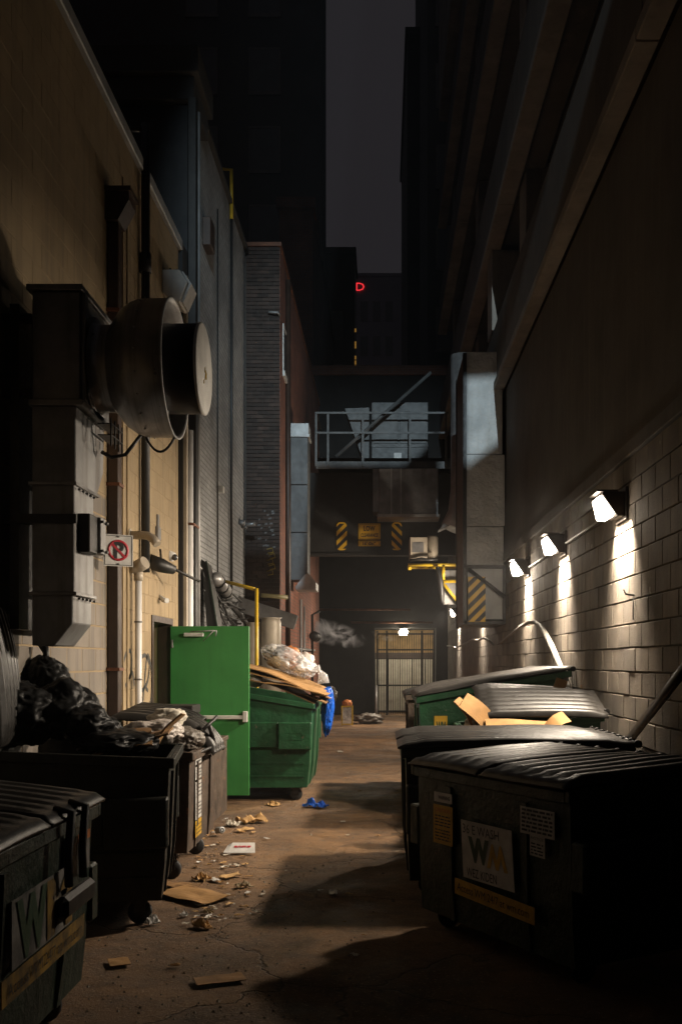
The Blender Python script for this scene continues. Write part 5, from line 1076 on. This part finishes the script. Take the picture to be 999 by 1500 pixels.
mb = MB(); mb.lathe([(0,-.06),(.028,-.06),(.034,-.05),(.03,0),(.034,.05),(.028,.06),(0,.055)], (0,0,0), 'z', 18, T); part('can', mb, M['galv_pale'], cn)
mb = MB(); mb.lathe([(.012,.0605),(.02,.0605)], (0,0,0), 'z', 14, T); part('top_ring', mb, M['ink'], cn)
rgl = random.Random(21); lm = [('kraft', 'crinkled tan'), ('paper', 'off-white paper'), ('sticker_white', 'flat white'), ('card', 'brown cardboard')]
for k in range(120):                                                   # small scraps, each its own
    if k < 84: px, py = 285+abs(rgl.gauss(0, 48)), 1195+rgl.random()*150
    elif k < 98: px, py = 380+rgl.random()*200, 1085+rgl.random()*90
    else: px, py = 230+rgl.random()*340, 1190+rgl.random()*230
    m_, kind_ = lm[rgl.randrange(4)]
    p = G(px, py); s = rgl.uniform(.012, .034); mb = MB(); a = rgl.random()*6
    mb.grid(lambda u, v: p+Vector((math.cos(a)*(u-.5)*2*s-math.sin(a)*(v-.5)*s, math.sin(a)*(u-.5)*2*s+math.cos(a)*(v-.5)*s, .5*s*(mnoise.noise(Vector((u*2+k, v*2, 0)))+.5)-.01)), 3, 3, .002, False)
    tag(centre(part('paper_scrap', mb, M[m_], None)), 'tiny '+kind_+' scrap lying loose on the asphalt', 'litter', kind_+' scraps strewn on the asphalt')
# ------------------------------------------------------------------ hose and pole on the right wall
pts = [(655,946),(662,947),(668,949),(676,945),(684,941),(692,937),(700,938),(706,935),(713,936),(722,944)]
hz_ = [P(px, py, 1.98*F/(px-CX)) for px, py in pts]
mb = MB(); mb.tube(hz_, .022, 8); tag(centre(part('wavy_cable', mb, M['cable_pale'], None)), 'pale wavy cable low along the far block wall', 'cable')
pts = [(733,942),(742,934),(752,926),(762,918),(773,912),(783,911),(792,918),(800,931),(808,947),(816,966),(824,985),(834,1012)]
mb = MB(); mb.tube([P(px, py, 1.98*F/(px-CX)) for px, py in pts], [.02,.02,.02,.022,.025,.028,.033,.036,.036,.036,.036,.036], 10); tag(centre(part('white_hose', mb, M['cable_pale'], None)), 'pale hose arching down the block wall behind the dumpster', 'hose')
mb = MB(); mb.tube([P(905,1105,8.0), P(1075,885,5.2)], .034, 4); tag(centre(part('leaning_bar', mb, M['black_steel'], None)), 'dark steel bar leaning on the block wall behind dumpsters', 'bar')
c = P(925, 872, 2.05*F/365); mb = MB(); mb.tube([(2.07,c.y,c.z),(2.0,c.y,c.z+.01),(1.98,c.y,c.z+.05)], .008, 6); mb.tube([(2.06,c.y,c.z),(2.06,c.y-.0,c.z-.2)], .005, 6); tag(centre(part('wall_hook', mb, M['black_steel'], None)), 'small wire hook on the block wall under the nearest lamp', 'hook')
# ------------------------------------------------------------------ steam
def steam(name, label, c, rad, dens, seed):
    mb = MB(); r = bmesh.ops.create_icosphere(mb.bm, subdivisions=3, radius=1)
    for v in r['verts']: v.co = Vector((v.co.x*rad[0], v.co.y*rad[1], v.co.z*rad[2]))
    me = bpy.data.meshes.new(name); mb.bm.to_mesh(me); mb.bm.free()
    o = bpy.data.objects.new(name, me); COL.objects.link(o); o.location = c; o.rotation_euler = (0, math.radians(14), 0); o['kind'] = 'stuff'; o['label'] = label
    m = bpy.data.materials.new(name+'_air'); m.use_nodes = True; N, L = m.node_tree.nodes, m.node_tree.links; N.clear()
    out = N.new('ShaderNodeOutputMaterial'); pv_ = N.new('ShaderNodeVolumePrincipled'); L.new(pv_.outputs[0], out.inputs['Volume'])
    pv_.inputs['Color'].default_value = (.9,.88,.92,1)
    tc = N.new('ShaderNodeTexCoord'); mp = N.new('ShaderNodeMapping'); mp.inputs['Location'].default_value = (seed, seed*2, 0); L.new(tc.outputs['Object'], mp.inputs['Vector'])
    n = N.new('ShaderNodeTexNoise'); n.inputs['Scale'].default_value = 2.2; n.inputs['Detail'].default_value = 8; n.inputs['Roughness'].default_value = .6; n.inputs['Distortion'].default_value = 1.6; L.new(mp.outputs[0], n.inputs['Vector'])
    r1 = N.new('ShaderNodeMapRange'); r1.inputs[1].default_value = .5; r1.inputs[2].default_value = .68; L.new(n.outputs['Fac'], r1.inputs[0])
    mp2 = N.new('ShaderNodeMapping'); mp2.inputs['Scale'].default_value = (1/rad[0], 1/rad[1], 1/rad[2]); L.new(tc.outputs['Object'], mp2.inputs['Vector'])
    ln = N.new('ShaderNodeVectorMath'); ln.operation = 'LENGTH'; L.new(mp2.outputs[0], ln.inputs[0])
    r2 = N.new('ShaderNodeMapRange'); r2.inputs[1].default_value = .95; r2.inputs[2].default_value = .1; L.new(ln.outputs['Value'], r2.inputs[0])
    mu = N.new('ShaderNodeMath'); mu.operation = 'MULTIPLY'; L.new(r1.outputs[0], mu.inputs[0]); L.new(r2.outputs[0], mu.inputs[1])
    m2 = N.new('ShaderNodeMath'); m2.operation = 'MULTIPLY'; m2.inputs[1].default_value = dens; L.new(mu.outputs[0], m2.inputs[0]); L.new(m2.outputs[0], pv_.inputs['Density'])
    me.materials.append(m); return o
steam('steam', 'white plume of steam drifting from the left wall', P(478, 926, 28), (1.25,.45,.4), 9, 3.1)
steam('steam', 'faint wisp of steam beside the gate lamp', P(560, 932, 31.2), (.5,.25,.16), 5, 8.7)

# ------------------------------------------------------------------ thin haze added to lift the darkest areas
mb = MB(); mb.box(-155, 155, -65, 205, -1.02, 51)
hz = part('haze', mb, None, None, 'thin haze added to lift the dark parts of the alley', 'stuff')
m = bpy.data.materials.new('lift_haze'); m.use_nodes = True; N, L = m.node_tree.nodes, m.node_tree.links; N.clear()
out = N.new('ShaderNodeOutputMaterial'); v_ = N.new('ShaderNodeVolumePrincipled'); L.new(v_.outputs[0], out.inputs['Volume'])
v_.inputs['Color'].default_value = (.9,.9,.92,1); v_.inputs['Density'].default_value = HAZE; hz.data.materials.append(m)
